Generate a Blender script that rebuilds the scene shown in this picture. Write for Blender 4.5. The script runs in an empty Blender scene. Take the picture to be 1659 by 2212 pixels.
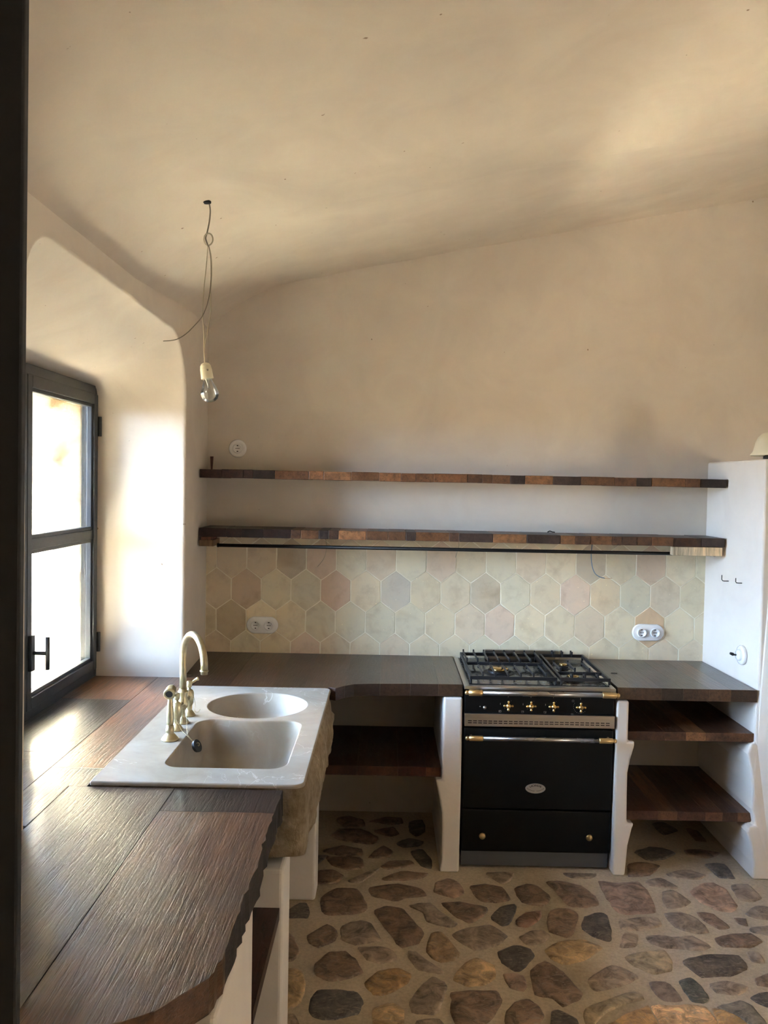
import bpy, bmesh, math, random
from mathutils import Vector, Matrix, noise
random.seed(7)
S = bpy.context.scene
COL = S.collection

# ------------------------------------------------------------------ camera
FPX, CX, CY, IW, IH = 1789.0, 829.5, 1106.0, 1659.0, 2212.0
PITCH, ROLL, YAW = math.radians(-1.95), math.radians(1.05), math.radians(0.25)
CAM = Vector((0, 0, 1.78))
fwd = Vector((-math.sin(YAW)*math.cos(PITCH), math.cos(YAW)*math.cos(PITCH), math.sin(PITCH)))
_r0 = Vector((math.cos(YAW), math.sin(YAW), 0)); _u0 = _r0.cross(fwd)
RGT = _r0*math.cos(ROLL) + _u0*math.sin(ROLL)
UPV = -_r0*math.sin(ROLL) + _u0*math.cos(ROLL)
cd = bpy.data.cameras.new('camera'); cam = bpy.data.objects.new('camera', cd); COL.objects.link(cam)
M4 = Matrix((RGT, UPV, -fwd)).transposed().to_4x4(); M4.translation = CAM
cam.matrix_world = M4
cd.sensor_fit = 'HORIZONTAL'; cd.sensor_width = 36; cd.lens = FPX/IW*36
cd.clip_start = 0.02
S.camera = cam

# ------------------------------------------------------------------ world: hazy bright sky above the horizon, sunlit dry ground below
W = bpy.data.worlds.new('world'); S.world = W; W.use_nodes = True
nt = W.node_tree; nt.nodes.clear()
tc = nt.nodes.new('ShaderNodeTexCoord'); sx = nt.nodes.new('ShaderNodeSeparateXYZ')
mr = nt.nodes.new('ShaderNodeMapRange'); mr.inputs[1].default_value = -1; mr.inputs[2].default_value = 1
cr = nt.nodes.new('ShaderNodeValToRGB'); bg = nt.nodes.new('ShaderNodeBackground'); wo = nt.nodes.new('ShaderNodeOutputWorld')
nt.links.new(tc.outputs['Generated'], sx.inputs[0]); nt.links.new(sx.outputs['Z'], mr.inputs[0])
nt.links.new(mr.outputs[0], cr.inputs[0]); nt.links.new(cr.outputs[0], bg.inputs[0]); nt.links.new(bg.outputs[0], wo.inputs[0])
el = cr.color_ramp.elements
el[0].position = 0.0; el[0].color = (.23, 0.18, 0.13, 1)
el[1].position = 0.485; el[1].color = (.22, 0.18, 0.14, 1)
for p, c in ((0.505, (0.72, 0.88, 1.15, 1)), (0.58, (0.60, 0.80, 1.13, 1)), (0.75, (0.34, 0.50, 0.82, 1)), (1.0, (0.20, 0.34, 0.70, 1))):
    e = el.new(p); e.color = c
WORLD_STRENGTH = 5.0
SUN = 225.0
bg.inputs[1].default_value = WORLD_STRENGTH

XRW = 4.6
def portal(loc, rot, sx_, sy_):
    l = bpy.data.lights.new('window_daylight', 'AREA'); l.shape = 'RECTANGLE'; l.size = sx_; l.size_y = sy_
    l.cycles.is_portal = True
    o = bpy.data.objects.new('window_daylight', l); COL.objects.link(o); o.location = loc; o.rotation_euler = rot
portal((-1.47, 3.07, 1.53), (0, -math.pi/2, 0), 1.36, 1.56)        # kitchen window
portal((XRW+.03, .35, .95), (0, math.pi/2, 0), .9, .9)   # small window far right, behind the camera


sl_ = bpy.data.lights.new('sun', 'SUN'); sl_.energy = SUN; sl_.angle = math.radians(.6); sl_.color = (1.0, .96, .90)
so_ = bpy.data.objects.new('sun', sl_); COL.objects.link(so_)
so_.rotation_euler = Vector((.27, .30, -.91)).to_track_quat('-Z', 'Y').to_euler()

S.view_settings.view_transform = 'Standard'; S.view_settings.look = 'None'
S.view_settings.gamma = 1.0; S.view_settings.use_curve_mapping = False
S.view_settings.exposure = 3.5
S.cycles.use_denoising = True
S.cycles.max_bounces = 14; S.cycles.diffuse_bounces = 8; S.cycles.glossy_bounces = 5
S.cycles.transmission_bounces = 8; S.cycles.transparent_max_bounces = 12
S.cycles.sample_clamp_indirect = 20.0
S.cycles.caustics_reflective = False; S.cycles.caustics_refractive = False

# ------------------------------------------------------------------ measuring helpers (sight line through an image point met with a real plane)
def _ray(px, py): return fwd + RGT*((px-CX)/FPX) + UPV*((CY-py)/FPX)
def onX(px, py, x): r = _ray(px, py); return CAM + r*(x/r.x)
def onY(px, py, y): r = _ray(px, py); return CAM + r*(y/r.y)
def onZ(px, py, z): r = _ray(px, py); return CAM + r*((z-CAM.z)/r.z)

# ------------------------------------------------------------------ object helpers
def tag(o, label=None, cat=None, group=None, kind=None):
    if label: o['label'] = label
    if cat: o['category'] = cat
    if group: o['group'] = group
    if kind: o['kind'] = kind
    return o
def empty(name, loc, label=None, cat=None, group=None, kind=None):
    o = bpy.data.objects.new(name, None); COL.objects.link(o); o.location = loc; o.empty_display_size = .05
    return tag(o, label, cat, group, kind)
def mk(name, bm, mat, parent=None, smooth=False, color=None, bevel=0, seg=2, world=True, angle=35):
    """link bm (given in world coordinates) as ONE mesh object; under a parent it is shifted to the parent's own coordinates"""
    me = bpy.data.meshes.new(name)
    if parent is not None and world:
        off = Vector(parent.location)
        p = parent.parent
        while p is not None: off = off + Vector(p.location); p = p.parent
        bmesh.ops.translate(bm, verts=bm.verts, vec=-off)
    bm.normal_update()
    if smooth:
        for f in bm.faces: f.smooth = True
    bm.to_mesh(me); bm.free()
    if mat: me.materials.append(mat)
    o = bpy.data.objects.new(name, me); COL.objects.link(o)
    if parent is not None: o.parent = parent
    if color: o.color = (*color, 1)
    if bevel:
        b = o.modifiers.new('bevel', 'BEVEL'); b.width = bevel; b.segments = seg; b.limit_method = 'ANGLE'; b.angle_limit = math.radians(angle)
        b.harden_normals = False
    return o
def box(bm, x0, x1, y0, y1, z0, z1):
    v = [bm.verts.new(p) for p in ((x0,y0,z0),(x1,y0,z0),(x1,y1,z0),(x0,y1,z0),(x0,y0,z1),(x1,y0,z1),(x1,y1,z1),(x0,y1,z1))]
    for q in ((0,3,2,1),(4,5,6,7),(0,1,5,4),(1,2,6,5),(2,3,7,6),(3,0,4,7)): bm.faces.new([v[i] for i in q])
def BX(*a): bm = bmesh.new(); box(bm, *a); return bm
def frame_of(d):
    d = d.normalized(); a = Vector((0,0,1)) if abs(d.z) < .9 else Vector((1,0,0))
    u = d.cross(a).normalized(); return u, d.cross(u).normalized()
def tube(bm, pts, r, n=10, cap=True, closed=False):
    pts = [Vector(p) for p in pts]; N = len(pts); rings = []; u = None
    for i, p in enumerate(pts):
        if closed: d = pts[(i+1) % N]-pts[i-1]
        else: d = pts[min(i+1,N-1)]-pts[max(i-1,0)]
        d.normalize()
        if u is None: u, v = frame_of(d)
        else:
            u = (u-d*u.dot(d)).normalized(); v = d.cross(u)
        rr = r[i] if isinstance(r, (list, tuple)) else r
        rings.append([bm.verts.new(p+u*(rr*math.cos(t))+v*(rr*math.sin(t))) for t in [2*math.pi*k/n for k in range(n)]])
    for i in range(N if closed else N-1):
        a, b = rings[i], rings[(i+1) % N]
        for k in range(n): bm.faces.new((a[k], a[(k+1) % n], b[(k+1) % n], b[k]))
    if cap and not closed:
        bm.faces.new(rings[0][::-1]); bm.faces.new(rings[-1])
def smooth_pts(pts, sub=6):
    P = [Vector(p) for p in pts]; out = []
    for i in range(len(P)-1):
        p0, p1, p2, p3 = P[max(i-1,0)], P[i], P[i+1], P[min(i+2,len(P)-1)]
        for s in range(sub):
            t = s/sub
            out.append(0.5*((2*p1)+(-p0+p2)*t+(2*p0-5*p1+4*p2-p3)*t*t+(-p0+3*p1-3*p2+p3)*t**3))
    out.append(P[-1]); return out
def lathe(bm, prof, c, axis=(0,0,1), n=24, cap=True):
    """prof: (radius, height) pairs along axis from point c"""
    d = Vector(axis).normalized(); u, v = frame_of(d); c = Vector(c); rings = []
    for r, h in prof:
        rings.append([bm.verts.new(c+d*h+u*(max(r,1e-5)*math.cos(2*math.pi*k/n))+v*(max(r,1e-5)*math.sin(2*math.pi*k/n))) for k in range(n)])
    for a, b in zip(rings, rings[1:]):
        for k in range(n): bm.faces.new((a[k], a[(k+1) % n], b[(k+1) % n], b[k]))
    if cap: bm.faces.new(rings[0][::-1]); bm.faces.new(rings[-1])
def LT(*a, **k): bm = bmesh.new(); lathe(bm, *a, **k); return bm
def TB(*a, **k): bm = bmesh.new(); tube(bm, *a, **k); return bm
def ball(c, r, n=16, sc=(1,1,1)):
    bm = bmesh.new(); bmesh.ops.create_uvsphere(bm, u_segments=n, v_segments=n//2+2, radius=r)
    for v in bm.verts: v.co = Vector((v.co.x*sc[0], v.co.y*sc[1], v.co.z*sc[2]))+Vector(c)
    return bm
def prism(poly, z0, z1, bm=None, bot=None):
    bm = bm or bmesh.new()
    a = sum(poly[i][0]*poly[(i+1) % len(poly)][1]-poly[(i+1) % len(poly)][0]*poly[i][1] for i in range(len(poly)))
    if a < 0:
        poly = poly[::-1]; bot = bot[::-1] if bot else None
    B = [bm.verts.new((p[0], p[1], z0)) for p in (bot or poly)]; T = [bm.verts.new((p[0], p[1], z1)) for p in poly]
    bm.faces.new(T); bm.faces.new(B[::-1]); n = len(poly)
    for i in range(n): bm.faces.new((B[i], B[(i+1) % n], T[(i+1) % n], T[i]))
    return bm
def clip(poly, ax, lim, keep_greater):
    out = []; s = 1 if keep_greater else -1
    for i in range(len(poly)):
        p, q = poly[i], poly[(i+1) % len(poly)]
        dp, dq = s*(p[ax]-lim), s*(q[ax]-lim)
        if dp >= 0: out.append(p)
        if (dp > 0 and dq < 0) or (dp < 0 and dq > 0):
            t = dp/(dp-dq); out.append((p[0]+(q[0]-p[0])*t, p[1]+(q[1]-p[1])*t))
    return out
def clipbox(poly, x0, x1, y0, y1):
    for a, l, g in ((0,x0,True),(0,x1,False),(1,y0,True),(1,y1,False)):
        poly = clip(poly, a, l, g)
        if len(poly) < 3: return []
    return poly
def area2(p): return abs(sum(p[i][0]*p[(i+1) % len(p)][1]-p[(i+1) % len(p)][0]*p[i][1] for i in range(len(p))))/2

# ------------------------------------------------------------------ materials
def srgb(r, g, b):
    f = lambda c: (c/255/12.92) if c/255 <= .04045 else ((c/255+.055)/1.055)**2.4
    return (f(r), f(g), f(b))
class Mt:
    def __init__(s, name):
        s.m = bpy.data.materials.new(name); s.m.use_nodes = True; s.t = s.m.node_tree; s.b = s.t.nodes['Principled BSDF']
    def n(s, k, **kw):
        n = s.t.nodes.new('ShaderNode'+k)
        for a, v in kw.items(): setattr(n, a, v)
        return n
    def l(s, a, b): s.t.links.new(a, b)
    def set(s, **kw):
        for k, v in kw.items():
            s.b.inputs[k.replace('_', ' ')].default_value = v if not isinstance(v, tuple) or len(v) == 4 else (*v, 1)
        return s
    def coord(s, kind='Object', scale=(1,1,1), rand=False):
        tc = s.n('TexCoord'); mp = s.n('Mapping'); mp.inputs['Scale'].default_value = scale
        s.l(tc.outputs[kind], mp.inputs[0])
        if rand:
            oi = s.n('ObjectInfo'); mu = s.n('VectorMath', operation='SCALE'); cb = s.n('CombineXYZ')
            s.l(oi.outputs['Random'], cb.inputs[0]); s.l(oi.outputs['Random'], cb.inputs[1]); s.l(oi.outputs['Random'], cb.inputs[2])
            s.l(cb.outputs[0], mu.inputs[0]); mu.inputs['Scale'].default_value = 17.0; s.l(mu.outputs[0], mp.inputs['Location'])
        return mp.outputs[0]
    def noise(s, vec, scale, detail=4, rough=.55, dist=0):
        n = s.n('TexNoise'); n.inputs['Scale'].default_value = scale; n.inputs['Detail'].default_value = detail
        n.inputs['Roughness'].default_value = rough; n.inputs['Distortion'].default_value = dist; s.l(vec, n.inputs['Vector']); return n.outputs['Fac']
    def ramp(s, fac, *st):
        r = s.n('ValToRGB'); e = r.color_ramp.elements
        e[0].position, e[0].color = st[0][0], (*st[0][1], 1); e[1].position, e[1].color = st[-1][0], (*st[-1][1], 1)
        for p, c in st[1:-1]: x = e.new(p); x.color = (*c, 1)
        s.l(fac, r.inputs[0]); return r.outputs[0]
    def mix(s, a, b, fac=1.0, mode='MULTIPLY'):
        m = s.n('Mix', data_type='RGBA', blend_type=mode)
        for inp, v in ((m.inputs[0], fac), (m.inputs[6], a), (m.inputs[7], b)):
            if hasattr(v, 'links') or hasattr(v, 'is_linked'): s.l(v, inp)
            else: inp.default_value = v if isinstance(v, float) else (*v, 1)
        return m.outputs[2]
    def bump(s, h, strength=.3, dist=.01, prev=None):
        b = s.n('Bump'); b.inputs['Strength'].default_value = strength; b.inputs['Distance'].default_value = dist
        s.l(h, b.inputs['Height'])
        if prev: s.l(prev, b.inputs['Normal'])
        return b.outputs[0]
g3 = lambda v: (v, v, v)

def plaster(name, base, dark=.88, spots=True):
    M = Mt(name); v = M.coord('Object')
    c = M.ramp(M.noise(v, .9, 4, .5, .4), (.3, g3(dark)), (.5, g3(1)), (.75, (1.0, .975, .95)))
    c2 = M.ramp(M.noise(v, 3.4, 5, .6, 1.2), (.3, (.94, .93, .93)), (.62, g3(1)))
    c = M.mix(M.mix(c, c2), base)
    if spots:
        sp = M.ramp(M.noise(v, 34, 2, .4), (.775, g3(1)), (.80, (.45, .36, .30)))
        c = M.mix(c, sp)
    M.l(c, M.b.inputs['Base Color']); M.set(Roughness=.88)
    M.b.inputs['Specular IOR Level'].default_value = .25
    b1 = M.bump(M.noise(v, 2.2, 3, .5, .5), .32, .02)
    b2 = M.bump(M.noise(v, 26, 4, .6), .22, .004, b1)
    M.l(b2, M.b.inputs['Normal']); return M.m
PLASTER = plaster('cream_lime_plaster', (.67, .615, .54))
PLASTER_C = plaster('ceiling_lime_plaster', (.68, .62, .53), .86)
PLASTER_W = plaster('white_lime_plaster', (.72, .685, .64), .95, False)

def wood(name, rough=.22, coat=.6, scale=(30, 1.6, 30), bump=.35, gain=1.0, groove=.35):
    M = Mt(name); oi = M.n('ObjectInfo')
    v = M.coord('Object', (1,1,1), True); vs = M.coord('Object', scale, True)
    wv = M.noise(v, 3.0, 3, .5)
    g = M.noise(vs, 1.6, 6, .62, .25)
    fine = M.noise(M.coord('Object', tuple(k*3.3 for k in scale), True), 1.8, 4, .7, .3)
    c = M.ramp(g, (.28, g3(.42*gain)), (.5, g3(.95*gain)), (.72, g3(1.35*gain)))
    blotch = M.ramp(wv, (.3, (.50, .46, .45)), (.55, g3(1)), (.75, (1.35, 1.2, 1.05)))
    c = M.mix(M.mix(c, blotch), oi.outputs['Color'])
    c = M.mix(c, M.ramp(fine, (.33, g3(.45)), (.45, g3(1))))
    M.l(c, M.b.inputs['Base Color'])
    rr = M.n('MapRange'); rr.inputs[3].default_value = rough*.75; rr.inputs[4].default_value = rough*1.5; M.l(wv, rr.inputs[0]); M.l(rr.outputs[0], M.b.inputs['Roughness'])
    b1 = M.bump(fine, bump, .0020); b2 = M.bump(g, bump*.35, .0015, b1)
    gr = M.ramp(M.noise(M.coord('Object', tuple(k*(1.1 if i != 1 else 2.2) for i, k in enumerate(scale)), True), 2.2, 3, .55, .2), (.40, g3(0)), (.47, g3(1)))
    b3 = M.bump(gr, groove, .002, b2); M.l(b3, M.b.inputs['Normal'])
    M.set(Coat_Weight=coat, Coat_Roughness=.12)
    M.b.inputs['Specular IOR Level'].default_value = .34
    return M.m
WORKTOP = wood('oiled_dark_oak', .28, .30, (40, 1.5, 40), bump=.6, gain=.62, groove=.30)
SHELFWOOD = wood('waxed_dark_oak', .42, .15, (24, 2.5, 24), .5)
RAWWOOD = wood('raw_pale_wood', .7, 0, (30, 30, 2), .3)

def plain(name, col, rough=.5, metal=0, coat=0, bumpn=0, bscale=60, var=0):
    M = Mt(name); M.set(Base_Color=col, Roughness=rough, Metallic=float(metal), Coat_Weight=float(coat))
    v = M.coord('Object')
    nz = M.noise(v, bscale, 3)
    if var:
        M.l(M.mix(M.ramp(M.noise(v, bscale*.3, 4), (.3, g3(1-var)), (.65, g3(1))), col), M.b.inputs['Base Color'])
    if bumpn: M.l(M.bump(nz, bumpn, .002), M.b.inputs['Normal'])
    rr = M.n('MapRange'); rr.inputs[3].default_value = max(0, rough-.06); rr.inputs[4].default_value = min(1, rough+.08); M.l(nz, rr.inputs[0]); M.l(rr.outputs[0], M.b.inputs['Roughness'])
    return M.m
BLACKPAINT = plain('black_enamel', srgb(7, 9, 9), .42, 0, 0, 0, 2)
BLACKPAINT.node_tree.nodes['Principled BSDF'].inputs['Specular IOR Level'].default_value = .22
CHAR = plain('charcoal_frame_paint', srgb(46, 49, 52), .42, 0, 0, .06, 90, .12)
DOORBLK = plain('near_black_door_paint', srgb(11, 11, 13), .7, 0, 0, .05, 50)
STEEL = plain('brushed_steel', (.52, .50, .47), .30, 1, 0, 0, 3)
HANDSTEEL = plain('satin_steel_tube', (.45, .445, .44), .26, 1, 0, 0, 3)
BRASS = plain('polished_brass', (.72, .50, .20), .22, 1, 0, 0, 3)
BRASSCAP = plain('satin_brass', (.66, .47, .22), .38, 1, 0, 0, 3)
KNOBB = plain('dull_brass_knob', (.34, .25, .12), .32, 1)
AGED = plain('aged_pale_brass', (.50, .425, .26), .40, .9, 0, .06, 110, .25)
CASTIRON = plain('cast_iron', srgb(34, 35, 38), .45, .3, 0, .2, 150)
HOBENAM = plain('hob_dark_enamel', srgb(48, 50, 54), .25, .6, .3, .02, 60)
PORC = plain('white_porcelain', srgb(232, 232, 232), .2, 0, .5, .02, 30)
HOLE = plain('dark_hole', srgb(10, 9, 9), .8)
BARK = plain('dark_charred_bark_edge', srgb(40, 33, 29), .7, 0, 0, .9, 60, .5)
RUBBER = plain('black_rubber', srgb(20, 20, 20), .5, 0, 0, .1, 80)
IRON = plain('black_iron', srgb(28, 27, 26), .45, .5, 0, .1, 120)
WIRE = plain('grey_cable', srgb(120, 112, 98), .6)
WIREB = plain('blue_grey_cable', srgb(92, 122, 150), .5)
WIREP = plain('pale_cable', srgb(178, 170, 148), .6)
COPPER = plain('bare_copper', (.6, .35, .2), .4, 1)
REDWOOD = plain('red_brown_wood', srgb(74, 34, 24), .6, 0, 0, .2, 90, .3)
CREAM = plain('cream_lamp_plastic', srgb(226, 220, 196), .4, 0, .1)
MARK = plain('pale_panel_print', srgb(190, 186, 176), .6)
BADGE = plain('pewter_badge', (.42, .41, .39), .42, .8, 0, .15, 150)
BADGEINK = plain('badge_black_enamel', srgb(22, 21, 20), .5)
KICK = plain('grey_kick_plate', srgb(86, 90, 94), .45, .3, 0, .05, 80)

def glassmat(name, refl=.06, tint=(.97, .99, .98)):
    M = Mt(name); t = M.t; t.nodes.remove(M.b)
    tr = M.n('BsdfTransparent'); tr.inputs[0].default_value = (*tint, 1); gl = M.n('BsdfGlossy'); gl.inputs['Roughness'].default_value = .02
    fr = M.n('Fresnel'); fr.inputs[0].default_value = 1.45; mx = M.n('MixShader')
    ad = M.n('Math', operation='MULTIPLY_ADD'); ad.inputs[1].default_value = .9; ad.inputs[2].default_value = refl*.3; M.l(fr.outputs[0], ad.inputs[0])
    M.l(ad.outputs[0], mx.inputs[0]); M.l(tr.outputs[0], mx.inputs[1]); M.l(gl.outputs[0], mx.inputs[2]); M.l(mx.outputs[0], t.nodes['Material Output'].inputs[0])
    return M.m
GLASS = glassmat('window_glass'); BULBG = glassmat('bulb_glass', .25)

def tilemat():
    M = Mt('terracotta_cream_glaze'); oi = M.n('ObjectInfo'); v = M.coord('Object', (1,1,1), True)
    c = M.ramp(M.noise(v, 11, 6, .65, .35), (.3, (.84, .81, .78)), (.5, g3(1)), (.75, (1.06, 1.04, 1.0)))
    c2 = M.ramp(M.noise(v, 4.2, 3, .55, .5), (.26, (.78, .72, .66)), (.40, g3(1)))
    c3 = M.ramp(M.noise(v, 90, 2, .4), (.74, g3(1)), (.78, (1.35, 1.35, 1.3)))
    M.l(M.mix(M.mix(M.mix(c, c2), c3), oi.outputs['Color']), M.b.inputs['Base Color'])
    M.set(Roughness=.5)
    M.l(M.bump(M.noise(v, 14, 4, .6), .35, .004), M.b.inputs['Normal']); return M.m
TILE = tilemat()
GROUT = plain('pale_lime_grout', srgb(240, 234, 214), .9, 0, 0, .4, 70, .1)
def stonemat():
    M = Mt('floor_fieldstone'); oi = M.n('ObjectInfo'); v = M.coord('Object', (1,1,1), True)
    vs = M.coord('Object', (1, 2.4, 1), True)
    c = M.ramp(M.noise(v, 16, 6, .7, .8), (.34, (.36, .34, .33)), (.5, (.95, .93, .92)), (.64, (1.55, 1.48, 1.4)))
    fl = M.ramp(M.noise(vs, 34, 3, .6, 1.5), (.55, g3(0)), (.64, g3(1)))
    base = M.mix(c, oi.outputs['Color'])
    c = M.mix(base, srgb(158, 146, 130), M.ramp(fl, (0.0, g3(0)), (1, g3(.55))), 'MIX')
    M.l(c, M.b.inputs['Base Color']); M.set(Roughness=.55)
    M.l(M.bump(M.noise(v, 22, 5, .7), .5, .006), M.b.inputs['Normal']); return M.m
STONE = stonemat()
def mortarmat():
    M = Mt('sandy_floor_mortar'); v = M.coord('Object')
    c = M.ramp(M.noise(v, 2.2, 5, .6, .5), (.3, srgb(172, 156, 130)), (.5, srgb(196, 180, 154)), (.75, srgb(206, 190, 166)))
    c = M.mix(c, M.ramp(M.noise(v, 70, 4, .7), (.3, g3(.78)), (.6, g3(1.05))))
    M.l(c, M.b.inputs['Base Color']); M.set(Roughness=.8)
    M.l(M.bump(M.noise(v, 45, 5, .7), .5, .006), M.b.inputs['Normal']); return M.m
MORTAR = mortarmat()
def marblemat(name, rough, rugged):
    M = Mt(name); v = M.coord('Object')
    c = M.ramp(M.noise(v, 4, 6, .6, 1.0), (.3, (.28, .23, .165)), (.5, (.35, .30, .235)), (.7, (.40, .36, .30)))
    if not rugged:
        n1 = M.noise(v, 3.3, 5, .55, 1.6)
        ab = M.n('Math', operation='SUBTRACT'); ab.inputs[1].default_value = .5; M.l(n1, ab.inputs[0])
        a2 = M.n('Math', operation='ABSOLUTE'); M.l(ab.outputs[0], a2.inputs[0])
        vein = M.ramp(a2.outputs[0], (0.0, g3(1)), (.007, g3(0)))
        c = M.mix(c, (.62, .58, .52), M.mix(vein, M.ramp(M.noise(v, 2.1, 2), (.45, g3(0)), (.6, g3(.8)))), 'MIX')
        M.l(M.bump(M.noise(v, 40, 4), .06, .003), M.b.inputs['Normal'])
    else:
        c = M.ramp(M.noise(v, 5, 6, .6, 1.0), (.3, (.40, .33, .23)), (.5, (.52, .44, .33)), (.7, (.62, .56, .46)))
        vs = M.coord('Object', (3, 9, 1.6))
        c = M.mix(c, M.ramp(M.noise(v, 18, 5, .7), (.3, (.50, .44, .34)), (.65, (1.0, .96, .88))))
        b = M.bump(M.noise(v, 38, 6, .75), 1.0, .02); M.l(M.bump(M.noise(vs, 14, 5), .9, .02, b), M.b.inputs['Normal'])
    M.l(c, M.b.inputs['Base Color']); M.set(Roughness=rough); return M.m
MARBLE = marblemat('honed_beige_marble', .5, False); ROUGHSTONE = marblemat('chiselled_stone', .8, True)
def outmat():
    M = Mt('exterior_rough_render'); v = M.coord('Object')
    c = M.ramp(M.noise(v, 5, 6, .65, 1.0), (.36, srgb(140, 112, 74)), (.47, srgb(228, 216, 190)), (.7, srgb(240, 233, 215)))
    M.l(c, M.b.inputs['Base Color']); M.set(Roughness=.9); M.l(M.bump(M.noise(v, 14, 6, .7), .9, .03), M.b.inputs['Normal']); return M.m
OUTER = outmat()

BOUNCE = plain('bounce_earth', srgb(98, 91, 80), .9, 0, 0, .3, 8, .3)  # earthy tone of the added bounce surfaces beyond the right-hand window
# ------------------------------------------------------------------ key dimensions
XL, YB, ZC = -0.94, 4.44, 0.86       # left wall, back wall, worktop top
XP = 1.705                            # inner face of the short partition on the right
XR, YF = 4.6, -1.3                    # rest of the room
YFRONT = 3.80                         # front of the cabinets-to-be
WX = -1.35                            # window plane
NY0, NY1 = 2.145, 3.84                # window niche
wallx = lambda y: XL if y < 3.83 else XL-.03*(y-3.83)/.61

# ------------------------------------------------------------------ ceiling and walls
def ceil_z(x, y):
    z = 2.945+.19*x
    t = min(1, max(0, (YB-y)/(YB-3.05)))
    z -= .105*t
    d = x-(XL-.034); r = .55
    if d < r: z -= .175*(1-d/r)**2.6
    z += .006*noise.noise(Vector((x*1.4, y*1.2, 0)))+.004*noise.noise(Vector((x*4, y*3.1, 5)))
    ye = 3.05+.018*noise.noise(Vector((x*3, 1, 0)))+.008*noise.noise(Vector((x*14, 2, 0)))
    z += .011*min(1, max(0, (y-ye)/.018))*min(1, max(0, (x+.45)/1.2))
    return z
YS = [YF+(2.98-YF)*k/60 for k in range(60)]+[2.98+.14*k/28 for k in range(28)]+[3.12+(YB-3.12)*k/24 for k in range(25)]
bm = bmesh.new(); NX, NYc = 130, len(YS)-1; g = []
for i in range(NX+1):
    s = i/NX; x = (XL-.034)+(XR-XL+.034)*(s**1.7 if s > 0 else 0); row = []
    for j in range(NYc+1):
        y = YS[j]
        row.append(bm.verts.new((x, y, ceil_z(x, y))))
    g.append(row)
for i in range(NX):
    for j in range(NYc): bm.faces.new((g[i][j], g[i][j+1], g[i+1][j+1], g[i+1][j]))
ceiling = tag(mk('ceiling', bm, PLASTER_C, smooth=True), kind='structure')
bm = bmesh.new(); box(bm, -1.8, XR+.3, YF-.3, YB+.3, 3.75, 3.9)      # roof slab keeps daylight out
tag(mk('trim_1', bm, PLASTER_C), kind='structure')

wall_back = tag(mk('wall_back', BX(-1.8, XR+.3, YB, YB+.3, -.1, 3.75), PLASTER), kind='structure')
tag(mk('wall_bounce', BX(7.6, 7.9, -5, 6, -.4, 3.4), BOUNCE), kind='structure')  # unseen wall, added to bounce warm sunlight in through the right-hand window
tag(mk('ground_bounce', BX(XR+.2, 7.6, -5, 6, -.5, -.2), BOUNCE), kind='structure')  # unseen slab added in front of it, returns sun to the same window
bm = bmesh.new()
RW = (-.1, .8, .5, 1.4)
box(bm, XR, XR+.2, YF-.3, RW[0], -.1, 3.75); box(bm, XR, XR+.2, RW[1], YB, -.1, 3.75); box(bm, XR, XR+.2, RW[0], RW[1], RW[3], 3.75); box(bm, XR, XR+.2, RW[0], RW[1], -.1, RW[2])
wall_right = tag(mk('wall_right', bm, PLASTER), kind='structure')
bm = bmesh.new()
box(bm, -1.8, .2, YF-.3, YF, -.1, 3.75); box(bm, .2, XR+.3, YF-.3, YF, -.1, 3.75)
tag(mk('wall_front', bm, PLASTER), kind='structure')

def rrect(y0, y1, z0, z1, r_top0, r_top1, n=12, m=16):
    """outline in (y,z), counter-clockwise from bottom left; rounded top corners; fixed point count"""
    P = []
    def seg(a, b, k):
        for i in range(k): P.append((a[0]+(b[0]-a[0])*i/k, a[1]+(b[1]-a[1])*i/k))
    seg((y0, z0), (y1, z0), m); seg((y1, z0), (y1, z1-r_top1), m)
    for i in range(n):
        t = math.pi/2*i/n; P.append((y1-r_top1+r_top1*math.cos(t), z1-r_top1+r_top1*math.sin(t)))
    seg((y1-r_top1, z1), (y0+r_top0, z1), m)
    for i in range(n):
        t = math.pi/2+math.pi/2*i/n; P.append((y0+r_top0+r_top0*math.cos(t), z1-r_top0+r_top0*math.sin(t)))
    seg((y0, z1-r_top0), (y0, z0), m)
    return P
def offs(P, d):
    out = []; n = len(P)
    for i in range(n):
        a, b = P[i-1], P[(i+1) % n]; t = Vector((b[0]-a[0], b[1]-a[1]))
        if t.length == 0: out.append(P[i]); continue
        t.normalize(); out.append((P[i][0]+t.y*d, P[i][1]-t.x*d))
    return out
inner = rrect(NY0, NY1, .80, 2.435, .17, .28)
# the head dips a little towards the far corner, hand-finished edge
inner = [(y+.006*noise.noise(Vector((y*3, z*3, 1))), z+(.008*noise.noise(Vector((y*4, z*2, 7)))+(-.012*max(0, (y-3.0)) if z > 2 else 0))) for y, z in inner]
outer = rrect(2.29, 3.84, .80, 2.20, .06, .06)
bm = bmesh.new(); rings = []
def ring(P, x): rings.append([bm.verts.new((x if not callable(x) else x(y), y, z)) for y, z in P])
ring(offs(inner, .010), lambda y: XL); ring(offs(inner, .0045), lambda y: XL-.0015); ring(offs(inner, .0012), lambda y: XL-.006); ring(inner, lambda y: XL-.014)
for k in range(1, 9):
    t = k/8; P = [(a[0]*(1-t)+b[0]*t, a[1]*(1-t)+b[1]*t) for a, b in zip(inner, outer)]
    ring([(y, z-.015*math.sin(math.pi*t)*min(1, max(0, (z-1.9)/.3))) for y, z in P], XL-.014+(WX-.06-XL+.014)*t)
for a, b in zip(rings, rings[1:]):
    n = len(a)
    for i in range(n):
        f = bm.faces.new((a[i], b[i], b[(i+1) % n], a[(i+1) % n])); f.smooth = True
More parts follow.
